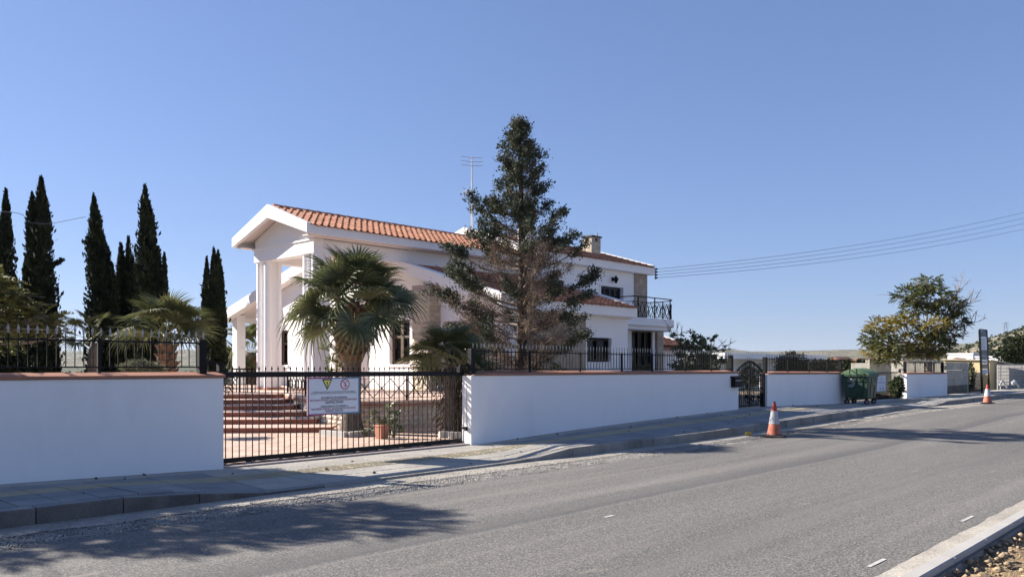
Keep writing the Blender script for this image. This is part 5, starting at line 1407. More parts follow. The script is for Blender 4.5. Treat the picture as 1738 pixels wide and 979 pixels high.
# ------------------------------------------------------------------ conifer in front of the villa
def conifer():
    D = 21.5; x0, y0 = pD(883, D); z0 = 0.1; zt = zat(200, D)
    r = empty('conifer_tree', (x0, y0, z0), 'large half-dry conifer with bare lower twigs in front of the villa', 'conifer')
    rs = np.random.RandomState(31); rr = random.Random(31)
    tb = MB()
    zz = np.linspace(z0 - 0.2, zt - 0.1, 16)
    def axis(z):
        t = (z - z0) / (zt - z0); return Vector((x0 + 0.10 * math.sin(t * 5) , y0 + 0.08 * math.cos(t * 4), z))
    tb.tube([axis(z) for z in zz], [0.17 * (1 - (z - z0) / (zt - z0)) ** 0.85 + 0.012 for z in zz], 8)
    tb.build('trunk', M['barkdark'], r, smooth=True)
    profL = [(0.9, 1.1), (1.9, 1.7), (2.5, 2.15), (3.15, 2.4), (3.8, 2.5), (4.4, 2.25), (5.0, 1.65), (5.64, 1.35), (6.1, 1.3), (6.57, .65), (7.3, .5), (7.7, .35), (8.1, .1)]
    profR = [(0.9, .9), (1.9, 1.2), (2.5, 1.75), (3.15, 1.9), (3.8, 1.9), (4.4, 1.95), (5.0, 1.75), (5.64, 1.1), (6.1, .8), (6.57, .62), (7.3, .58), (7.7, .35), (8.1, .1)]
    prof = [(1.0, 1.3), (1.6, 1.9), (2.5, 2.6), (3.4, 2.85), (4.2, 2.6), (4.9, 2.05), (5.6, 1.45), (6.2, 1.2), (6.8, .66), (7.3, .42), (7.7, .30), (8.1, 0.1)]
    GC = []; GD = []; GL = []; DC = []; DD = []; DL = []
    limbs = MB(); twigs = MB()
    nb = 124
    for i in range(nb):
        t = (i + .5) / nb
        z = 1.0 + (7.95 - 1.0) * t ** 1.12 + rr.uniform(-.06, .06)
        az = i * 2.39996 + rr.uniform(-.3, .3)
        sd0 = math.cos(az) * Rv[0] + math.sin(az) * Rv[1]; mixs = 0.5 + 0.5 * sd0
        Lp = lerp(profR, z + 0.35) * mixs + lerp(profL, z + 0.35) * (1 - mixs)
        L = Lp * rr.choice([1.05, 0.98, 0.9, 0.78, 0.6])
        rise = math.radians(rr.uniform(16, 34) if z < 5 else rr.uniform(25, 48))
        o = axis(z - L * math.tan(rise) * 0.55 if z > 1.8 else z)
        if o.z < 0.7: o = axis(0.7 + rr.random() * .5)
        d = Vector((math.cos(az), math.sin(az), 0))
        n = 9; P = []
        end = d * L + Vector((0, 0, z + L * math.tan(rise) * 0.35 - o.z))
        for k in range(n + 1):
            q = k / n
            P.append(o + end * q + Vector((0, 0, -0.10 * L * math.sin(q * math.pi))) + Vector((rr.uniform(-1, 1), rr.uniform(-1, 1), rr.uniform(-1, 1))) * 0.035 * L * q)
        r0 = 0.009 + 0.009 * L
        limbs.tube(P, [r0 * (1 - 0.85 * k / n) + 0.003 for k in range(n + 1)], 5, cap=False)
        side_ = d.x * Rv[0] + d.y * Rv[1]
        green = rr.random() < (0.93 if z > 4.6 else 0.30 + 0.65 * abs(side_))
        if d.x * Fv[0] + d.y * Fv[1] < -0.6 and z < 4.4: green = green and rr.random() < 0.3
        nt_ = int(8 + 11 * L)
        for k in range(nt_):
            q = rr.uniform(0.18, 1.0); kk = min(int(q * n), n - 1)
            bp = P[kk].lerp(P[kk + 1], q * n - kk)
            sd = Vector((rr.uniform(-1, 1), rr.uniform(-1, 1), rr.uniform(-.2, 1))) + d * 0.8
            tl = rr.uniform(0.16, 0.42) * (0.7 + .4 * L / 2) * (1.15 - 0.5 * q)
            sd = sd.normalized() * tl; tip = bp + sd + Vector((0, 0, 0.05))
            twigs.tube([bp, bp + sd * 0.55 + Vector((0, 0, -0.01)), tip], [0.006, 0.004, 0.002], 3, cap=False)
            outer = q > (0.42 if z > 4.8 else 0.66)
            if green and outer and rr.random() < (0.40 if z > 5 else 0.22): continue
            if green and outer:
                m = int(rr.uniform(45, 95)); s = 0.07 + 0.05 * rr.random()
                cc = np.array(tip)[None] + rs.normal(0, 1, (m, 3)) * np.array([s, s, s * .8]) * 0.75 - np.array(sd)[None] * rs.uniform(0, .8, (m, 1))
                GC.append(cc); GD.append(np.array(sd)[None] / tl + rs.normal(0, .8, (m, 3)) + np.array([0, 0, .3])); GL.append(rs.uniform(0.045, 0.095, m))
            else:
                m = int(rr.uniform(12, 34)) if z > 1.9 else int(rr.uniform(3, 12))
                if m:
                    cc = np.array(tip)[None] + rs.normal(0, 0.08, (m, 3)) - np.array(sd)[None] * rs.uniform(0, 1, (m, 1))
                    DC.append(cc); DD.append(rs.normal(0, 1, (m, 3))); DL.append(rs.uniform(0.03, 0.065, m))
                    for _ in range(4):
                        s2 = Vector((rr.uniform(-1, 1), rr.uniform(-1, 1), rr.uniform(-.4, 1))) * 0.12
                        twigs.tube([bp + sd * .5, bp + sd * .5 + s2], [0.003, 0.0015], 3, cap=False)
    # dense green tip
    for k in range(15):
        z = rr.uniform(7.0, zt - 0.02); rd = lerp(prof, z) * 0.8; az = rr.uniform(0, 6.28); m = 60
        c0 = np.array(axis(z)) + np.array([math.cos(az), math.sin(az), 0]) * rd * rr.uniform(.1, 1)
        GC.append(c0[None] + rs.normal(0, .06, (m, 3))); GD.append(rs.normal(0, .6, (m, 3)) + np.array([math.cos(az) * .5, math.sin(az) * .5, .8])); GL.append(rs.uniform(.035, .07, m))
    # a dry nest in the middle
    m = 1400; c0 = np.array(axis(4.55)) + np.array([-0.1, -0.25, 0])
    DC.append(c0[None] + rs.normal(0, 1, (m, 3)) * np.array([.22, .22, .14])); DD.append(rs.normal(0, 1, (m, 3))); DL.append(rs.uniform(.03, .07, m))
    lo = limbs.build('limb', M['barkgrey'], r, smooth=True); tag(lo, kind='stuff')
    to = twigs.build('twigs', M['barkgrey'], r); tag(to, kind='stuff')
    C = np.concatenate(GC); L = np.concatenate(GL); V, F = leaves(C, np.concatenate(GD), L, L * 0.5, rs); npmesh('crown', V, F, M['conif'], parent=r)
    C = np.concatenate(DC); L = np.concatenate(DL); V, F = leaves(C, np.concatenate(DD), L, L * 0.45, rs); npmesh('dry_foliage', V, F, M['conifdry'], parent=r)
    print('conifer leaves', sum(len(c) for c in GC), sum(len(c) for c in DC))
conifer()

# ------------------------------------------------------------------ leafy trees and shrubs
def leafy(name, label, cat, base, trunk_r, fork_z, clumps, mats, leafL=(0.06, 0.12), wr=0.4, seed=1, bark='bark', upw=0.2, feather=False, bare=(), group=None, stems=1):
    """clumps: (centre, (rx, ry, rz), leaves, material index)"""
    rs = np.random.RandomState(seed); rr = random.Random(seed)
    r = empty(name, base, label, cat, group); B = Vector(base)
    tb = MB(); fk = Vector((base[0], base[1], fork_z))
    if trunk_r: tb.tube([B - Vector((0, 0, .2)), B.lerp(fk, .5) + Vector((rr.uniform(-.05, .05), rr.uniform(-.05, .05), 0)), fk], [trunk_r * 1.25, trunk_r, trunk_r * .8], 8); tb.build('trunk', M[bark], r, smooth=True)
    lb = MB(); C = []; Dn = []; L = []; MI = []
    for (c, rad, n, mi) in clumps:
        c = Vector(c); st_ = fk if trunk_r else B + Vector((rr.uniform(-.1, .1), rr.uniform(-.1, .1), 0))
        mid = st_.lerp(c, 0.5) + Vector((rr.uniform(-.1, .1), rr.uniform(-.1, .1), -0.08 * (c - st_).length))
        r0 = max(trunk_r * 0.42, 0.012)
        lb.tube([st_, st_.lerp(mid, .6), mid, c], [r0, r0 * .7, r0 * .5, r0 * .2], 5, cap=False)
        for k in range(int(5 + n / 300)):
            dd = Vector(rs.normal(0, 1, 3)); dd = Vector((dd.x * rad[0], dd.y * rad[1], dd.z * rad[2])) * .75
            lb.tube([mid.lerp(c, .7), c + dd * .5, c + dd], [r0 * .3, r0 * .2, .003], 3, cap=False)
        if feather:
            nf = max(4, n // 10)
            dd = rs.normal(0, 1, (nf, 3)); dd /= np.linalg.norm(dd, axis=1, keepdims=True)
            o = np.array(c)[None] + dd * np.array(rad)[None] * rs.uniform(0.35, 1.0, (nf, 1)) ** .6
            out = dd * np.array([1, 1, .5]) + np.array([0, 0, 0.05]) + rs.normal(0, .3, (nf, 3)); out /= np.linalg.norm(out, axis=1, keepdims=True)
            sd = np.cross(out, rs.normal(0, .4, (nf, 3)) + np.array([0, 0, 1])); sd /= np.linalg.norm(sd, axis=1, keepdims=True)
            fl = rs.uniform(.22, .38, nf)
            for k in range(11):
                t = (k + .5) / 11
                for s in (-1, 1):
                    ctr = o + out * (fl * t)[:, None] + sd * (s * fl * .13 * (1 - .6 * t))[:, None] - np.array([0, 0, 1]) * (0.25 * fl * t * t)[:, None]
                    C.append(ctr); Dn.append(sd * s + out * .6 + rs.normal(0, .1, (nf, 3))); L.append(fl * .34 * (1 - .45 * t)); MI.append(np.full(nf, mi))
        else:
            dd = rs.normal(0, 1, (n, 3)); dd /= np.linalg.norm(dd, axis=1, keepdims=True)
            # sub clumps
            sub = rs.normal(0, 1, (max(5, n // 28), 3)); sub /= np.linalg.norm(sub, axis=1, keepdims=True); sub *= rs.uniform(.3, 1, (len(sub), 1)) ** .5
            pick = rs.randint(0, len(sub), n)
            p = sub[pick] * np.array(rad) * 1.15 + dd * np.array(rad) * 0.42 * rs.uniform(0, 1, (n, 1))
            C.append(np.array(c)[None] + p); Dn.append(dd + p / (np.linalg.norm(p, axis=1, keepdims=True) + .01) * .5 + np.array([0, 0, upw])); L.append(rs.uniform(leafL[0], leafL[1], n)); MI.append(np.full(n, mi))
    for (p, q, k_) in bare:
        p = Vector(p); q = Vector(q); lb.tube([p, p.lerp(q, .5) + Vector((0, 0, -.05)), q], [.03, .018, .006], 5, cap=False)
        for k in range(k_):
            t = rr.uniform(.25, 1); s0 = p.lerp(q, t); dv = (q - p).normalized() * rr.uniform(.2, .6) + Vector((rr.uniform(-.45, .45), rr.uniform(-.45, .45), rr.uniform(-.1, .55)))
            m1 = s0 + dv * .6; lb.tube([s0, m1, s0 + dv], [.02, .013, .007], 3, cap=False)
            for _ in range(3): lb.tube([m1, m1 + Vector((rr.uniform(-.2, .2), rr.uniform(-.2, .2), rr.uniform(-.05, .3)))], [.011, .006], 3, cap=False)
    lo = lb.build('limbs', M[bark], r); tag(lo, kind='stuff')
    C = np.concatenate(C); Dn = np.concatenate(Dn); L = np.concatenate(L); MI = np.concatenate(MI)
    V, F = leaves(C, Dn, L, L * wr, rs); npmesh('crown', V, F, mats, mi=MI, parent=r)
    return r
def W3(px, y, D, dd=0.0): p = pD(px, D + dd); return (p[0], p[1], zat(y, D + dd))
# golden tree on the right
D = 39.0; k = D / FPX; x0, y0 = pD(1577, D)
cl = []
for (px, y, w, h, mi, dd) in ((1575, 480, 26, 13, 0, 0), (1545, 500, 34, 16, 0, .3), (1580, 505, 42, 20, 0, -.5), (1612, 522, 34, 18, 0, .4), (1555, 525, 30, 14, 0, .8), (1625, 545, 22, 12, 0, 0),
                              (1500, 552, 34, 14, 1, -.4), (1530, 545, 32, 12, 1, .5), (1480, 575, 22, 16, 0, 0), (1505, 585, 38, 16, 0, -.8), (1540, 578, 32, 14, 1, -.2), (1490, 597, 26, 11, 1, .2), (1535, 600, 40, 10, 0, .4), (1575, 562, 34, 15, 0, 0), (1590, 550, 26, 10, 1, -1),
                              (1585, 585, 38, 16, 0, -.3), (1570, 600, 34, 9, 1, .6), (1605, 568, 26, 13, 0, .2), (1512, 612, 26, 6, 0, 0)):
    cl.append((W3(px, y, D, dd), (w * k * .85, w * k * .85, h * k * .9), int(2000 * w * h / 700), mi))
bare = [(W3(1600, 545, D), W3(1657, 505, D), 16), (W3(1600, 540, D), W3(1630, 488, D), 14), (W3(1605, 560, D), W3(1662, 545, D), 10), (W3(1600, 575, D), W3(1645, 566, D), 7)]
leafy('golden_tree', 'spreading tree with green and golden feathery leaves above the far white wall', 'tree', (x0, y0, 0.1), 0.17, zat(600, D), cl, [M['acaciag'], M['acaciay']], seed=51, feather=True, bare=bare, bark='barkgrey', wr=.55)
# tree that overhangs from the left edge (its shade falls on the road)
cl = []
for (c, rad, n, mi) in (((0.0, 15.4, 4.5), (1.1, 0.9, .5), 3000, 0), ((1.2, 15.1, 4.7), (1.0, .8, .4), 2600, 0), ((-1.0, 15.7, 4.3), (.9, .9, .5), 1800, 0), ((0.6, 14.7, 3.8), (1.2, .7, .35), 2300, 0), ((1.7, 14.8, 4.4), (.7, .6, .3), 1300, 0),
                        ((3.2, 14.9, 2.75), (.9, .7, .35), 2000, 1), ((3.75, 14.6, 2.55), (.55, .5, .25), 900, 1), ((4.15, 14.5, 2.35), (.45, .4, .2), 600, 1), ((3.6, 14.9, 2.2), (.8, .5, .25), 1300, 0), ((2.3, 15.2, 2.9), (.8, .7, .4), 1300, 0)):
    cl.append((c, rad, n, mi))
leafy('acacia_tree', 'feathery olive-green tree at the left edge behind the spear-topped fence', 'tree', (1.3, 15.4, 0.1), 0.15, 1.7, cl, [M['acaciag'], leafmat('acacia_leaf_olive', (0.08, 0.085, 0.022), (0.16, 0.15, 0.045), None, 2, 0.25, 0.6, 0.25)], seed=61, feather=True, bark='barkgrey', bare=[((3.0, 15.2, 2.0), (4.2, 14.6, 1.95), 8)])
# climbing shrub right of the balcony
D = 30.0; k = D / FPX
cl = [(W3(px, y, D, dd), (w * k, w * k, h * k), n, 0) for (px, y, w, h, n, dd) in ((1178, 578, 18, 14, 420, 0), (1160, 590, 20, 14, 420, 0), (1195, 598, 24, 14, 650, 0), (1175, 612, 30, 14, 1000, 0), (1205, 615, 22, 12, 600, .3), (1155, 618, 14, 10, 330, 0), (1150, 572, 12, 7, 110, 0), (1208, 572, 10, 7, 110, 0), (1222, 590, 12, 5, 80, 0), (1185, 628, 30, 8, 800, 0))]
leafy('vine_shrub', 'loose leafy shrub with arching shoots right of the round balcony', 'shrub', (*pD(1182, D), 0.2), 0, 0, cl, [M['bushg']], (0.09, 0.17), .45, seed=71, bark='barkgrey', upw=-.3, bare=[(W3(1190, 600, D), W3(1232, 591, D), 6), (W3(1165, 590, D), W3(1136, 567, D), 5)])
# clipped round bush and dark shrubs behind wall 3
def blobbush(name, label, px, y, D, w, h, n, m, seed, L=(0.06, 0.11), cat='bush', group=None):
    k = D / FPX; cl = [(W3(px, y, D), (w * k, w * k, h * k), n, 0)] + [(W3(px + dx * w, y + dy * h, D), (w * k * .5, w * k * .5, h * k * .5), n // 4, 0) for dx, dy in ((-.45, .2), (.45, .2), (0, -.35), (.2, .4), (-.2, .4))]
    return leafy(name, label, cat, (*pD(px, D), max(0.05, zat(y, D) - h * k - .3)), 0, 0, cl, [M[m]], L, .5, seed, 'bark', group=group)
blobbush('round_bush', 'rounded dark clipped bush above the wall left of the green bin', 1346, 621, 31, 25, 18, 4200, 'bushdark', 81)
blobbush('grey_shrub', 'pale grey-green shrub at the foot of the left fan palm', 233, 622, 17.5, 26, 11, 2600, 'bushpale', 82, (.03, .05))
blobbush('grey_shrub', 'second grey-green shrub close to the trunk of the left fan palm', 262, 626, 17.8, 16, 8, 1000, 'bushpale', 83, (.03, .05))
for i, (px, D, lab) in enumerate(((1388, 52, 'dark hedge shrub between the clipped bush and the bin'), (1412, 54, 'dark shrub just left of the bin lid'), (1440, 50, 'low olive shrub right above the bin lid'), (1462, 48, 'low dark shrub right of the bin lid'))):
    blobbush('hedge_shrub', lab, px, 622, D, 15, 11, 1500, 'bushdark', 90 + i, (.10, .2), group='dark shrubs beyond the third white wall')
blobbush('driveway_shrub', 'yellow-green shrub against the gate bars by the last white wall', 1521, 658, 33.5, 11, 16, 1500, 'bushg', 96, (.08, .16))
blobbush('driveway_shrub', 'low brown dry shrub behind the far gate notice', 1497, 674, 33.5, 18, 6, 900, 'palmdead', 97, (.06, .12))
blobbush('small_shrub', 'dark clipped shrub in front of the glass door under the balcony', 1093, 632, 27, 14, 12, 1600, 'bushg', 98, (.04, .08))
blobbush('dark_conifer', 'dark dense conifer cut by the right edge of the photo', 1752, 602, 62, 44, 32, 9000, 'bushdark', 99, (.14, .3), 'tree')
blobbush('small_shrub', 'wispy green shrub behind the garden gate', 1270, 640, 27.5, 18, 18, 900, 'bushg', 100, (.05, .1))
# dracaena on the terrace
D = 19.6; x, y = pD(566, D)
dr = empty('dracaena_plant', (x, y, FL), 'spiky yellow-green dracaena on the terrace behind the palm trunk', 'plant')
b = MB(); C = []; Dn = []; L = []
for (dx, zz) in ((-0.22, 2.05), (-0.05, 1.75), (0.12, 1.95), (0.22, 1.6), (-0.12, 1.5)):
    hx, hy = x + Rv[0] * dx, y + Rv[1] * dx
    b.tube([(x, y, FL), (x + Rv[0] * dx * .4, y + Rv[1] * dx * .4, FL + .5), (hx, hy, zz - .1)], [.018, .013, .01], 5)
    for k in range(46):
        a = R.uniform(0, 6.28); e = R.uniform(-.5, 1.3); d = Vector((math.cos(a) * math.cos(e), math.sin(a) * math.cos(e), math.sin(e)))
        C.append(Vector((hx, hy, zz - .05)) + d * .11); Dn.append(d); L.append(R.uniform(.18, .26))
b.build('stem', M['barkgrey'], dr); V, F = leaves(C, Dn, np.array(L), np.array(L) * .12); npmesh('foliage', V, F, M['yucca'], parent=dr)
# potted plant
x, y = pD(648, 16.7); pp_ = empty('potted_plant', (x, y, 0.1), 'broad-leaved plant in a square terracotta pot by the stone wall', 'plant')
b = MB(); s = .115
b.add([(x - s * .75, y - s * .75, .1), (x + s * .75, y - s * .75, .1), (x + s * .75, y + s * .75, .1), (x - s * .75, y + s * .75, .1), (x - s, y - s, .36), (x + s, y - s, .36), (x + s, y + s, .36), (x - s, y + s, .36)], [(0, 3, 2, 1), (0, 1, 5, 4), (1, 2, 6, 5), (2, 3, 7, 6), (3, 0, 4, 7), (4, 5, 6, 7)])
b.build('pot', M['terracotta'], pp_); b = MB(); b.box(x - s - .012, x + s + .012, y - s - .012, y + s + .012, .355, .385); b.build('pot_rim', M['terracotta'], pp_, bevel=.004)
def bigleaf_plant(root, x, y, z0, spots, mname):
    b = MB(); C = []; Dn = []; L = []
    for (dx, zz) in spots:
        hx, hy = x + Rv[0] * dx, y + Rv[1] * dx + R.uniform(-.05, .05)
        b.tube([(x, y, z0), (x + (hx - x) * .4, y + (hy - y) * .4, z0 + (zz - z0) * .6), (hx, hy, zz)], [.012, .009, .006], 5)
        for k in range(3): C.append((hx + R.uniform(-.05, .05), hy + R.uniform(-.05, .05), zz + R.uniform(-.04, .04))); Dn.append((R.uniform(-1, 1), R.uniform(-1, 1), R.uniform(-.2, .8))); L.append(R.uniform(.12, .19))
    b.build('stem', M['petiole'], root); V, F = leaves(C, Dn, np.array(L), np.array(L) * .62); npmesh('foliage', V, F, M['bushg'], parent=root)
bigleaf_plant(pp_, x, y, .37, [(-.14, .62), (-.1, .5), (.02, .47), (.1, .55), (.06, .42), (.2, .62)], 'bushg')
x, y = pD(668, 16.8); bp_ = empty('broadleaf_plant', (x, y, .1), 'tall broad-leaved plant growing right of the terracotta pot', 'plant')
bigleaf_plant(bp_, x, y, .1, [(-.12, .72), (0, .8), (.1, .66), (.04, .5), (-.05, .4), (.12, .38), (.16, .3), (0, .25), (-.16, .3), (.06, .6)], 'bushg')
x, y = pD(622, 17.2); bp_ = empty('broadleaf_plant', (x, y, .1), 'small yellowing plant between the palm foot and the pot', 'plant')
bigleaf_plant(bp_, x, y, .1, [(-.05, .42), (.1, .45), (.2, .3), (.05, .26), (-.1, .22), (.15, .48)], 'bushg')
# fallen leaves on the pavement
def litter(rs):
    x = rs.uniform(3, 26); y = rs.uniform(9.3, 11.35); return (x, y, zpav(x, y) + .02)
C = [litter(NR) for _ in range(46)]; V, F = leaves(C, NR.normal(0, 1, (46, 3)) * np.array([1, 1, .15]), 0.07, 0.045)
tag(tag(npmesh('leaf_litter', V, F, M['litter']), kind='stuff'), 'a few dry fallen leaves scattered on the pavement', 'leaves')
# ------------------------------------------------------------------ traffic cones
M['coneorange'] = mat('faded_red_plastic', (0.44, 0.135, 0.085), 0.7, 0.22, 6, 40, 0.25, stain=(0.42, 0.27, 0.21), stainamt=0.8)
M['conetop'] = mat('dark_red_plastic', (0.36, 0.055, 0.045), 0.6, 0.15, 6, 40, 0.2)
M['conewhite'] = mat('dirty_reflective_white', (0.52, 0.53, 0.55), 0.6, 0.2, 7, 50, 0.35, stain=(0.3, 0.3, 0.3), stainamt=0.8)
M['rubber'] = mat('brown_black_rubber', (0.06, 0.05, 0.045), 0.85, 0.3, 8, 50, 0.3)
def cone(px, ybase, label, tilt=0.0, H=0.78):
    u = ray(px); Dd = None
    for it in range(6):
        X = (pD(px, Dd) if Dd else pD(px, 18))[0]; Dd = (EYE - zroad(X) - 0.012) * FPX / (ybase - HY)
    x, y = pD(px, Dd); z = zroad(x) + 0.013
    r = empty('traffic_cone', (x, y, z), label, 'traffic cone', 'traffic cones along the kerb')
    b = MB(); b.obox((x, y, z + 0.02), (0.46, 0.46, 0.035), math.radians(20)); b.build('base', M['rubber'], r, bevel=0.008)
    def rz(t): return 0.155 - 0.125 * t
    def sec(nm, t0, t1, m, extra=0.0):
        b = MB(); n = 24
        b.lathe([(rz(t0) + extra, 0.04 + (H - 0.04) * t0), (rz(t1) + extra, 0.04 + (H - .04) * t1)], (x, y, z), n); b.build(nm, M[m], r, smooth=False)
    sec('cone_body', 0.0, 0.335, 'coneorange'); sec('reflective_band', 0.336, 0.72, 'conewhite', 0.003); sec('cone_top', 0.721, 0.955, 'conetop'); sec('cone_tip', 0.956, 1.0, 'rubber', -0.006)
    b = MB(); b.lathe([(0.165, 0.038), (0.158, 0.055)], (x, y, z), 24); b.build('collar', M['rubber'], r)
    return r
cone(1314, 741, 'nearer, faded red and white traffic cone by the kerb before the garden gate')
cone(1676, 684.5, 'farther red and white traffic cone below the tall totem sign', H=0.76)
# crushed yellow scrap by the kerb
p = pD(1288, 18.2); sc_ = MB()
M['yellowscrap'] = mat('yellow_plastic', (0.40, 0.30, 0.04), 0.6, 0.3, 20)
sc_.lathe([(0.02, -0.08), (0.045, -0.05), (0.038, 0.0), (0.045, 0.04), (0.015, 0.07)], (0, 0, 0), 7)
me = sc_.mesh('yellow_scrap', M['yellowscrap']); o = inst(me, 'yellow_scrap', None, (p[0], p[1] + .25, zroad(p[0]) + 0.055), (1.4, 0.3, 0.8)); tag(o, 'small crushed yellow plastic bottle lying against the kerb', 'litter')

# ------------------------------------------------------------------ green bin
M['bin'] = mat('green_bin_plastic', (0.03, 0.066, 0.036), 0.45, 0.15, 3, 30, 0.1, spec=0.45, stain=(0.14, 0.17, 0.12), stainamt=0.5)
M['binlid'] = mat('green_lid_plastic', (0.08, 0.15, 0.075), 0.5, 0.2, 4, 30, 0.15, spec=0.45, stain=(0.20, 0.24, 0.16), stainamt=0.6)
bx, by = 28.55, 10.30; bz = zpav(28.9, 10.8)
bx, by = 28.75, 10.36
bn = empty('waste_bin', (bx + .5, by + .5, bz), 'large green four-wheeled waste bin with domed lid and white logo, by the white wall', 'bin')
W_, Dp = 0.9, 0.92
b = MB(); z0, z1 = bz + 0.2, bz + 0.96; t = 0.07
b.add([(bx + t, by + t, z0), (bx + W_ - t, by + t, z0), (bx + W_ - t, by + Dp - t, z0), (bx + t, by + Dp - t, z0), (bx, by, z1), (bx + W_, by, z1), (bx + W_, by + Dp, z1), (bx, by + Dp, z1)], [(0, 3, 2, 1), (0, 1, 5, 4), (1, 2, 6, 5), (2, 3, 7, 6), (3, 0, 4, 7), (4, 5, 6, 7)])
body_ = b.build('body', M['bin'], bn, bevel=0.03)
b = MB(); b.box(bx - .03, bx + W_ + .03, by - .03, by + Dp + .03, z1, z1 + .06); b.build('rim', M['bin'], bn, bevel=.015)
# domed lid: barrel with axis along X
n = 14; prof = [(by - 0.05 + (Dp + 0.1) * i / n, z1 + 0.062 + 0.22 * math.sin(math.pi * i / n) ** 0.75) for i in range(n + 1)]
b = MB(); b.ext([(bx - .04, a, c) for a, c in prof], (W_ + .08, 0, 0)); lid = b.build('lid', M['binlid'], bn, bevel=.012)
for i in range(3):
    xx = bx + 0.2 + i * .3; b = MB(); b.ext([(xx, a, c + .002) for a, c in prof] + [(xx, a, c + .018) for a, c in reversed(prof)], (.04, 0, 0)); b.build('lid_rib', M['binlid'], lid)
for k in (0.25, 0.5, 0.75):
    b = MB(); b.bar((bx - .012 + 0.02, by + Dp * k, z1 - .05), (bx + .055, by + Dp * (.5 + (k - .5) * .9), z0 + .06), .05, .035); b.build('body_rib', M['bin'], bn)
for k in (0.3, 0.7):
    b = MB(); b.bar((bx + W_ * k, by + .004, z1 - .04), (bx + W_ * k, by + .064, z0 + .05), .05, .03); b.build('body_rib', M['bin'], bn)
for dx in (0.12, W_ - .12):
    for dy in (0.12, Dp - .12):
        c = (bx + dx, by + dy)
        b = MB(); b.tube([(c[0] - .02, c[1] - .02, bz + .09), (c[0] + .02, c[1] + .02, bz + .09)], .09, 14); wl_ = b.build('wheel', M['rubber'], bn)
        b = MB(); b.tube([(c[0] - .026, c[1] - .026, bz + .09), (c[0] + .026, c[1] + .026, bz + .09)], .03, 8); b.build('hub', M['spear'], wl_)
        b = MB(); b.box(c[0] - .03, c[0] + .03, c[1] - .04, c[1] + .04, bz + .16, bz + .215); b.build('castor', M['iron'], bn)
b = MB(); b.tube([(bx - .02, by + .2, z1 - .03), (bx - .09, by + .25, z1 - .05), (bx - .09, by + .75, z1 - .05), (bx - .02, by + .8, z1 - .03)], .016, 6); b.build('handle', M['iron'], bn)
text_part('lettering', 'LR', 0.2, M['conewhite'], bn, (bx + .55, by - .012 + .02, z1 - .22), 0.24)
C = (bx - .012, by + .62, z1 - .22)
b = MB(); 
for rr_ in (0.13, 0.075):
    pts = [(C[0] + .012, C[1] + rr_ * math.cos(a), C[2] + rr_ * math.sin(a)) for a in np.linspace(0.6, 5.4, 16)]
    b.tube(pts, .017, 4)
b.build('round_logo', M['conewhite'], bn)

# ------------------------------------------------------------------ far right: walls, totem, fences
M['beige'] = mat('beige_render', (0.50, 0.42, 0.30), 0.9, 0.1, 1.5, 20, 0.12, stain=(0.35, 0.30, 0.22), stainamt=0.5)
M['yellowwall'] = mat('yellow_render', (0.62, 0.50, 0.28), 0.9, 0.08, 1.5, 20, 0.1)
M['corr'] = mat('grey_corrugated_panel', (0.40, 0.41, 0.41), 0.6, 0.08, 1.5, 30, 0.1)
def at(px, Y): return xat(px, Y)
# concrete-panel wall right after the last white wall
cw = empty('concrete_wall', (44, 12.2, 0.2), 'tall board-marked concrete wall on a dark rough base beyond the last white wall', 'wall')
y_ = 12.0; xa, xb = at(1607, y_), at(1642, y_) ; z0_, z1_ = 0.1, zat(614.5, dep(xa, y_))
zm = zat(655, dep(xa, y_))
b = MB(); b.box(xa, xb, y_, y_ + .3, z0_, zm); b.build('plinth', mat('dark_rough_base', (.17, .15, .125), .95, .25, 3, 30, .3, bump=1, bscale=20, bdist=.04), cw)
nx, nz = 3, 3
for i in range(nx):
    for j in range(nz):
        a = xa + (xb - xa) * i / nx; c = xa + (xb - xa) * (i + 1) / nx; e = zm + (z1_ - zm) * j / nz; f = zm + (z1_ - zm) * (j + 1) / nz
        b = MB(); b.box(a + .008, c - .008, y_ + .02 + R.uniform(-.01, .01), y_ + .28, e + .008, f - .008); b.build('panel', M['concrete'], cw)
b = MB(); b.box(xb, xb + 0.28, y_ + .03, y_ + 6, z0_, z1_ - .02); b.build('return_wall', M['concrete'], cw)
b = MB(); b.box(xa - 3, xa, y_ + 2.6, y_ + 2.8, 0, 1.9); b.build('side_wall', M['concrete'], cw)
# low beige wall
bw = empty('beige_wall', (52, 13.2, 0.2), 'low beige block wall behind the totem sign', 'wall')
y_ = 13.0; xa, xb = at(1652, y_), at(1681, y_)
zt_ = zat(632, dep(xa, y_)); nx, nz = 6, 4
b = MB(); b.box(xa, xb, y_ + .03, y_ + .3, 0, zt_ - .01); b.build('core', M['mortar'], bw)
for j in range(nz):
    for i in range(nx):
        a = xa + (xb - xa) * i / nx; c = xa + (xb - xa) * (i + 1) / nx; e = .2 + (zt_ - .2) * j / nz; f = .2 + (zt_ - .2) * (j + 1) / nz
        b = MB(); b.box(a + .01, c - .01, y_, y_ + .2, e + .01, f - .01); b.build('block', M['beige'], bw)
# yellow gate pier block
yw = empty('yellow_wall', (58, 13, 0.2), 'pale yellow rendered wall right of the totem sign', 'wall')
y_ = 12.6; xa, xb = at(1680, y_), at(1692, y_); zt_ = zat(612, dep(xa, y_))
b = MB(); b.box(xa, xb, y_, y_ + 2.5, 0, zt_); b.build('wall_face', M['yellowwall'], yw, bevel=.02); b = MB(); b.ext([(xa - .1, y_ - .1, zt_ + .002), (xb + 6, y_ - .1, zt_ - .35), (xb + 6, y_ + 2.6, zt_ - .3), (xa - .1, y_ + 2.6, zt_ + .05)], (0, 0, .07)); b.build('coping', M['beige'], yw)
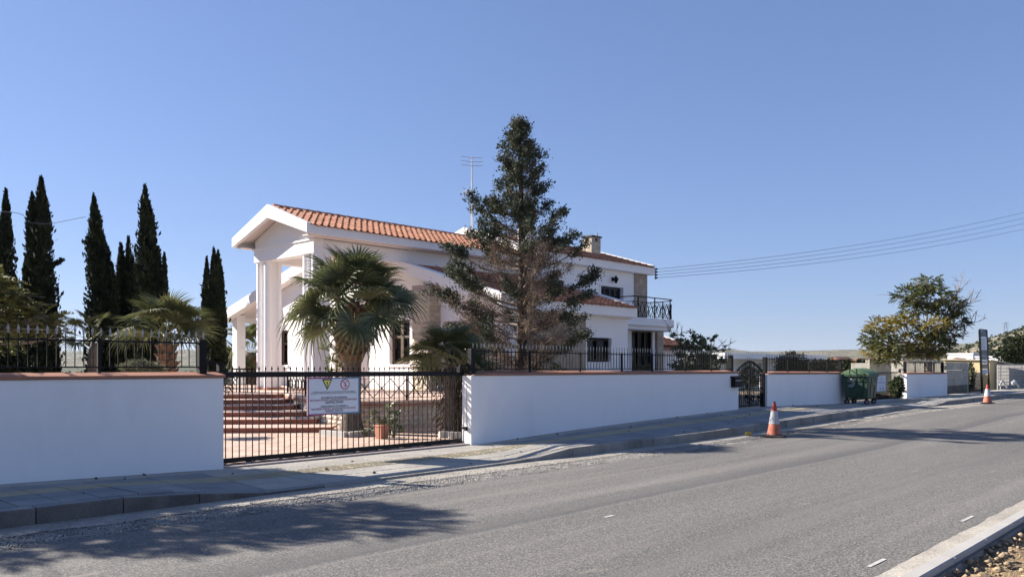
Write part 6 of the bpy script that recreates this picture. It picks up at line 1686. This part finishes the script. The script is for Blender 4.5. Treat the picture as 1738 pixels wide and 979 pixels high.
# long grey panel wall + mesh fence
gw = empty('grey_wall', (70, 12.6, 0.2), 'grey board-marked retaining wall at the right edge behind a wire mesh fence', 'wall')
y_ = 12.5; xa, xb = at(1691, y_), at(1760, y_); zt_ = zat(617, dep(xa, y_)); nx, nz = 9, 3
for i in range(nx):
    for j in range(nz):
        a = xa + (xb - xa) * i / nx; c = xa + (xb - xa) * (i + 1) / nx; e = .0 + zt_ * j / nz; f = zt_ * (j + 1) / nz
        b = MB(); b.box(a + .02, c - .02, y_ + R.uniform(-.015, .015), y_ + .3, e + .015, f - .015); b.build('panel', M['concrete'], gw)
mf = empty('mesh_fence', (66, 11.6, 0.3), 'galvanised wire mesh fence with clamped feet before the grey wall', 'fence')
y_ = 11.7; xa, xb = at(1693, y_), at(1750, y_); zb_, zt_ = .45, zat(619, dep(xa, y_))
for i in range(14):
    x = xa + (xb - xa) * i / 13; b = MB(); b.bar((x, y_, zb_ - .2), (x, y_, zt_), .05); b.build('upright', M['spear'], mf)
for j in range(7):
    z = zb_ + (zt_ - zb_) * j / 6; b = MB(); b.bar((xa, y_, z), (xb, y_, z), .025); b.build('wire', M['spear'], mf)
b = MB()
for i in range(110):
    x = xa + (xb - xa) * i / 109; b.bar((x, y_, zb_), (x, y_, zt_), .012)
tag(b.build('mesh_wires', M['spear'], mf), kind='stuff')
# small barriers
for px, lab in ((1701, 'small white A-frame barrier leg at the foot of the mesh fence'), (1722, 'toppled red and white barrier piece at the mesh fence')):
    p = pD(px, 46); z = .36; br = empty('barrier', (p[0], p[1], z), lab, 'barrier')
    m_ = M['conewhite']
    b = MB(); b.bar((p[0], p[1], z + .42), (p[0] + Rv[0] * .28, p[1] + Rv[1] * .28, z), .07); b.build('leg', m_, br)
    b = MB(); b.bar((p[0], p[1], z + .42), (p[0] - Rv[0] * .12, p[1] - Rv[1] * .12, z + .12), .07); b.build('leg', m_, br)
    if px > 1710:
        b = MB(); b.lathe([(.02, .0), (.12, .06), (.14, .2), (.05, .3)], (p[0] - .2, p[1], z + .1), 8); b.build('lamp_head', M['conewhite'], br)
# totem sign
D = 40.0
ts = empty('totem_sign', (*pD(1668, D), .3), 'tall narrow two-post information sign leaning slightly, beyond the last white wall', 'sign')
pL, pR = pD(1667, D), pD(1679, D + .3); zb_ = .25; zL, zR = zat(559, D), zat(562, D)
lt = -0.28                                     # lean of the posts to the left
def TP(s, z):                                  # point across the board, s 0..1
    l = lt * (z - zb_) / (zL - zb_) * .8
    return (pL[0] + (pR[0] - pL[0]) * s + Rv[0] * l * .6, pL[1] + (pR[1] - pL[1]) * s + Rv[1] * l * .6, z)
for s, n_ in ((0, 0), (1, 1)):
    b = MB(); b.bar(TP(s, zb_), TP(s, zL - .02), .085 if s == 0 else .07); b.build('post', M['iron'], ts)
b = MB(); b.bar(TP(0, zL), TP(1, zL - .03), .06); b.build('top_rail', M['iron'], ts)
cols = [('sign_teal', (.10, .17, .19)), ('signwhite', None), ('signwhite', None), ('sign_dark', (.13, .17, .17)), ('sign_slate', (.22, .27, .29)), ('signwhite', None), ('sign_sand', (.32, .27, .19)), ('signwhite', None)]
zz_ = [zL - .05, zat(577, D), zat(588, D), zat(600, D), zat(607, D), zat(611, D), zat(617, D), zat(625, D), zat(634, D)]
zz_ = [zL - .05, zat(572, D), zat(583, D), zat(594, D), zat(603, D), zat(611, D), zat(617, D), zat(626, D), zat(635, D)]
for i, (nm, c_) in enumerate(cols):
    mm = M['signwhite'] if c_ is None else flat(nm, c_)
    a, c, e, f = TP(.08, zz_[i] - .01), TP(.92, zz_[i] - .01), TP(.92, zz_[i + 1] + .01), TP(.08, zz_[i + 1] + .01)
    b = MB(); b.ext([a, c, e, f], (-Fv[0] * .03, -Fv[1] * .03, 0)); pn = b.build('sign_panel', mm, ts)
    b = MB()
    for q in range(3):
        t = .25 + q * .25; z = zz_[i] + (zz_[i + 1] - zz_[i]) * t; p0, p1 = TP(.18, z), TP(.18 + R.uniform(.3, .6), z); off = Vector((-Fv[0] * .035, -Fv[1] * .035, 0))
        b.bar(Vector(p0) + off, Vector(p1) + off, .012, .012)
    b.build('print', M['steelblue'], pn)
# climbing dry bush between the concrete wall and beige wall
blobbush('dry_climber', 'dry pale climbing bush between the concrete wall and the beige wall', 1648, 640, 43.5, 7, 26, 1100, 'bushpale', 131, (.07, .14))
# ribbed boundary wall beyond driveway 2
rb = empty('ribbed_wall', (34, 17.5, 0), 'grey ribbed panel wall with brown coping beyond the far gate', 'wall')
y_ = 16.8; xa, xb = at(1484, y_), at(1600, y_); zt_ = zat(636, dep(xa, y_))
i = 0; x = xa; shared = None
mb_ = MB(); mb_.box(-.07, .07, -.03, .03, 0, zt_ - .1); rm = mb_.mesh('rib', M['corr'])
while x < xa + 20 and i < 120:
    inst(rm, 'rib', rb, (x, y_, .08)); x += .165; i += 1
b = MB(); b.box(xa, x, y_ + .04, y_ + .16, 0, zt_ - .03); b.build('backing', M['corr'], rb)
b = MB(); b.box(xa - .2, x, y_ - .1, y_ + .25, zt_ - .02, zt_ + .05); b.build('coping', M['coping'], rb)
b = MB(); y2 = 21.0; xa2, xb2 = at(1541, y2), at(1602, y2); z2 = zat(616, dep(xa2, y2))
sh = empty('panel_shed', (xa2 + 3, y2, 0), 'grey panel shed seen through the farthest fence under the golden tree', 'shed')
b.box(xa2, xb2, y2, y2 + 3, 0, z2); b.build('wall', M['corr'], sh); b = MB(); b.box(xa2 - .2, xb2 + .2, y2 - .2, y2 + 3.2, z2 + .002, z2 + .12); b.build('roof', M['beige'], sh)
for i in range(18):
    xx = xa2 + (xb2 - xa2) * (i + .5) / 18; b = MB(); b.box(xx - .04, xx + .04, y2 - .04, y2 - .002, 0, z2 - .05); b.build('rib', M['mortar'], sh)

# white flat-roofed building beyond the garden gate
wb = empty('white_building', (56, 29, -0.5), 'low white flat-roofed building with deep canopy beyond the garden gate', 'building')
y_ = 28.0; xa, xb = at(1226, y_), at(1398, y_); zt_ = zat(598.5, dep(xa, y_))
b = MB(); b.box(xa, xb, y_ - .2, y_ + 8, zt_ - .42, zt_); b.build('roof', M['housewhite'], wb, bevel=.02)
xw0, xw1 = at(1215, y_ + 1.5), at(1394, y_ + 1.5)
b = MB(); b.box(xw0, xw1, y_ + 1.5, y_ + 7.5, -1, zt_ - .422); b.build('wall', M['housewhite'], wb)
for px0, px1 in ((1260, 1274), (1287, 1294), (1232, 1240)):
    a, c = at(px0, y_ + 1.48), at(px1, y_ + 1.48); z1_ = zat(616, dep(a, y_)); b = MB(); b.box(a, c, y_ + 1.44, y_ + 1.497, -.2, z1_); w_ = b.build('window', M['corr'], wb)
    for q in range(5):
        z = z1_ - .12 - q * .17; b = MB(); b.box(a + .05, c - .05, y_ + 1.41, y_ + 1.437, z - .05, z); b.build('louvre', M['glass'], w_)
for px in (1297, 1389):
    a = at(px, y_); b = MB(); b.box(a, a + .3, y_ - .1, y_ + .2, -1, zt_ - .422); b.build('column', M['housewhite'], wb)

# ------------------------------------------------------------------ overhead lines
M['wire'] = mat('grey_wire', (.10, .12, .16), .6, .1)
C0 = Vector((XUE + 0.1, YU + .02, 5.6))
pole_xy = (57.0, 9.75)
# insulator rack on the corner
ir = empty('insulator_rack', tuple(C0), 'black insulator rack on the upper roof corner where four wires end', 'insulator')
b = MB(); b.bar(C0 + Vector((.02, 0, -.28)), C0 + Vector((.02, 0, .2)), .03); b.build('bracket', M['iron'], ir)
po = empty('utility_pole', (*pole_xy, .2), 'tall utility pole beside the road beyond the right edge', 'pole')
zp_ = [zat(347, dep(*pole_xy)) - .34 * i for i in range(4)]
b = MB(); b.tube([(*pole_xy, 0), (*pole_xy, zp_[0] + .3)], [.16, .1], 10); b.build('shaft', M['bark'], po)
for i in range(4):
    s0 = C0 + Vector((.09, -.02, .17 - .125 * i)); s1 = Vector((*pole_xy, zp_[i]))
    b = MB(); b.lathe([(.02, -.04), (.05, -.02), (.05, .02), (.02, .04)], tuple(s0), 8); b.build('insulator', M['iron'], ir)
    pts = []
    for k_ in range(33):
        t = k_ / 32; p = s0.lerp(s1, t); p.z -= 4 * (0.42) * t * (1 - t); pts.append(p)
    b = MB(); b.tube(pts, .008, 4, cap=False); o = b.build('overhead_wire', M['wire'], origin=s0)
    tag(o, ['topmost of the four wires running right from the villa roof', 'second wire from the top running right from the villa roof', 'third wire from the top running right from the villa roof', 'lowest of the four wires running right from the villa roof'][i], 'wire', 'overhead wires from the villa')
# slack cable among the left cypresses
pts = [(-60, 357), (0, 359), (27, 361), (40, 365), (43, 373), (52, 378), (75, 380), (95, 378), (120, 373), (145, 368)]
b = MB(); b.tube([W3(px, y, 25.5) for px, y in pts], .009, 4, cap=False); o = b.build('slack_cable', M['wire'], origin=W3(52, 378, 25.5)); tag(o, 'thin slack cable passing the cypress tops at the left edge', 'cable')

# ------------------------------------------------------------------ distant houses, scrub and pylon
M['roofred'] = mat('distant_red_roof', (.36, .15, .09), .9, .15)
def far_house(px, D, w, dpt, h, label, roof='flat', m='housewhite'):
    x, y = pD(px, D); g_ = terrain_h(x, y)
    r = empty('distant_house', (x, y, g_), label, 'house', 'houses scattered below the far hill')
    b = MB(); b.box(x - w / 2, x + w / 2, y - dpt / 2, y + dpt / 2, g_ - 1.5, g_ + h); b.build('wall', M[m], r)
    b = MB()
    if roof == 'flat': b.box(x - w / 2 - .2, x + w / 2 + .2, y - dpt / 2 - .2, y + dpt / 2 + .2, g_ + h + .01, g_ + h + .35); b.build('roof', M['housewhite'], r)
    else:
        b.ext([(x - w / 2 - .3, y - dpt / 2 - .3, g_ + h + .01), (x - w / 2 - .3, y + dpt / 2 + .3, g_ + h + .01), (x - w / 2 - .3, y, g_ + h + dpt * .28)], (w + .6, 0, 0)); b.build('roof', M['roofred'], r)
    for i in range(max(2, int(w / 3))):
        xx = x - w / 2 + (i + .5) * w / max(2, int(w / 3)); b = MB(); b.box(xx - .5, xx + .5, y - dpt / 2 - .06, y - dpt / 2 - .005, g_ + h * .35, g_ + h * .7); b.build('window', M['glass'], r)
    for i in range(max(1, int(dpt / 4))):
        yy = y - dpt / 2 + (i + .5) * dpt / max(1, int(dpt / 4)); b = MB(); b.box(x - w / 2 - .06, x - w / 2 - .005, yy - .5, yy + .5, g_ + h * .35, g_ + h * .7); b.build('window', M['glass'], r)
hs = [(1646, 190, 9, 8, 6, 'white two-storey house just left of the totem sign', 'flat'), (1636, 250, 8, 7, 7, 'narrow white house high at the foot of the hill', 'flat'), (1658, 170, 7, 7, 5, 'white house right beside the totem sign post', 'hip'),
      (1629, 200, 8, 8, 5, 'white house with red roof above the concrete wall', 'hip'), (1500, 150, 14, 8, 5, 'long pale house seen below the golden tree crown, leftmost there', 'flat'), (1525, 140, 12, 8, 4.6, 'pale flat house below the middle of the golden tree', 'flat'),
      (1470, 170, 10, 8, 5, 'pale house left below the golden tree', 'hip'), (1448, 210, 12, 9, 6, 'small white house left of the golden tree', 'flat'), (1550, 160, 11, 8, 5, 'white house behind the golden tree trunk', 'flat'),
      (1428, 240, 10, 8, 6, 'red-roofed house above the bin', 'hip'), (1405, 260, 12, 9, 6, 'pale house above the third fence', 'flat'), (1690, 230, 9, 8, 6, 'pale house half hidden by the yellow wall', 'flat'), (1600, 210, 9, 8, 5, 'white house right of the golden tree trunk', 'flat')]
for h_ in hs: far_house(*h_[:5], h_[5], h_[6])
# scrub on the hill and plain
rs = np.random.RandomState(77); C = []; Dn = []; L = []
for i in range(5200):
    if i % 3:
        az = math.radians(rs.uniform(-2, 24)); r_ = rs.uniform(120, 760)
    else:
        az = math.radians(rs.uniform(24, 95)); r_ = rs.uniform(75, 700)
    x, y = r_ * math.cos(az), r_ * math.sin(az)
    if noise.noise(Vector((x * .012, y * .012, 5))) < -0.1: continue
    s = rs.uniform(.5, 1.5) * (1.5 if rs.rand() < .12 else 1); g_ = terrain_h(x, y)
    m = 12
    C.append(np.array([x, y, g_ + s * .45]) + rs.normal(0, 1, (m, 3)) * np.array([s * .5, s * .5, s * .3])); Dn.append(rs.normal(0, 1, (m, 3))); L.append(rs.uniform(.6, 1.2, m) * s)
C = np.concatenate(C); L = np.concatenate(L); V, F = leaves(C, np.concatenate(Dn), L, L * .8, rs)
o = npmesh('scrub', V, F, leafmat('scrub_leaf', (.035, .045, .02), (.075, .08, .04), None, .05, 0, .9, .1)); tag(tag(o, kind='stuff'), 'dark scrub bushes dotted over the plain and the hill', 'scrub')
x, y = pD(1707, 560); g_ = terrain_h(x, y)
py = empty('pylon', (x, y, g_), 'tiny lattice electricity pylon on the hilltop', 'pylon'); H = 9.5
b = MB()
for sx_, sy_ in ((-1, -1), (1, -1), (1, 1), (-1, 1)): b.bar((x + sx_ * 1.3, y + sy_ * 1.3, g_), (x + sx_ * .3, y + sy_ * .3, g_ + H), .14)
b.build('frame', M['wire'], py)
for q in (.62, .78, .94):
    b = MB(); b.bar((x - Rv[0] * 2.2, y - Rv[1] * 2.2, g_ + H * q), (x + Rv[0] * 2.2, y + Rv[1] * 2.2, g_ + H * q), .16); b.build('cross_arm', M['wire'], py)

# ------------------------------------------------------------------ haze: the air over the plain
hz = MB(); hz.box(-7200, 7200, -7200, 7200, -9.0, 175.0)
hm = bpy.data.materials.new('haze'); hm.use_nodes = True; hn = hm.node_tree
hn.nodes.remove(hn.nodes['Principled BSDF'])
pv_ = hn.nodes.new('ShaderNodeVolumePrincipled'); pv_.inputs['Density'].default_value = 0.00005
pv_.inputs['Color'].default_value = (0.72, 0.82, 1.0, 1); pv_.inputs['Anisotropy'].default_value = 0.2
hn.links.new(pv_.outputs[0], hn.nodes['Material Output'].inputs['Volume'])
ho = hz.build('haze', hm, origin=(0, 0, 0)); tag(ho, kind='stuff'); tag(ho, 'pale blue haze over the far plain and hills', 'haze')
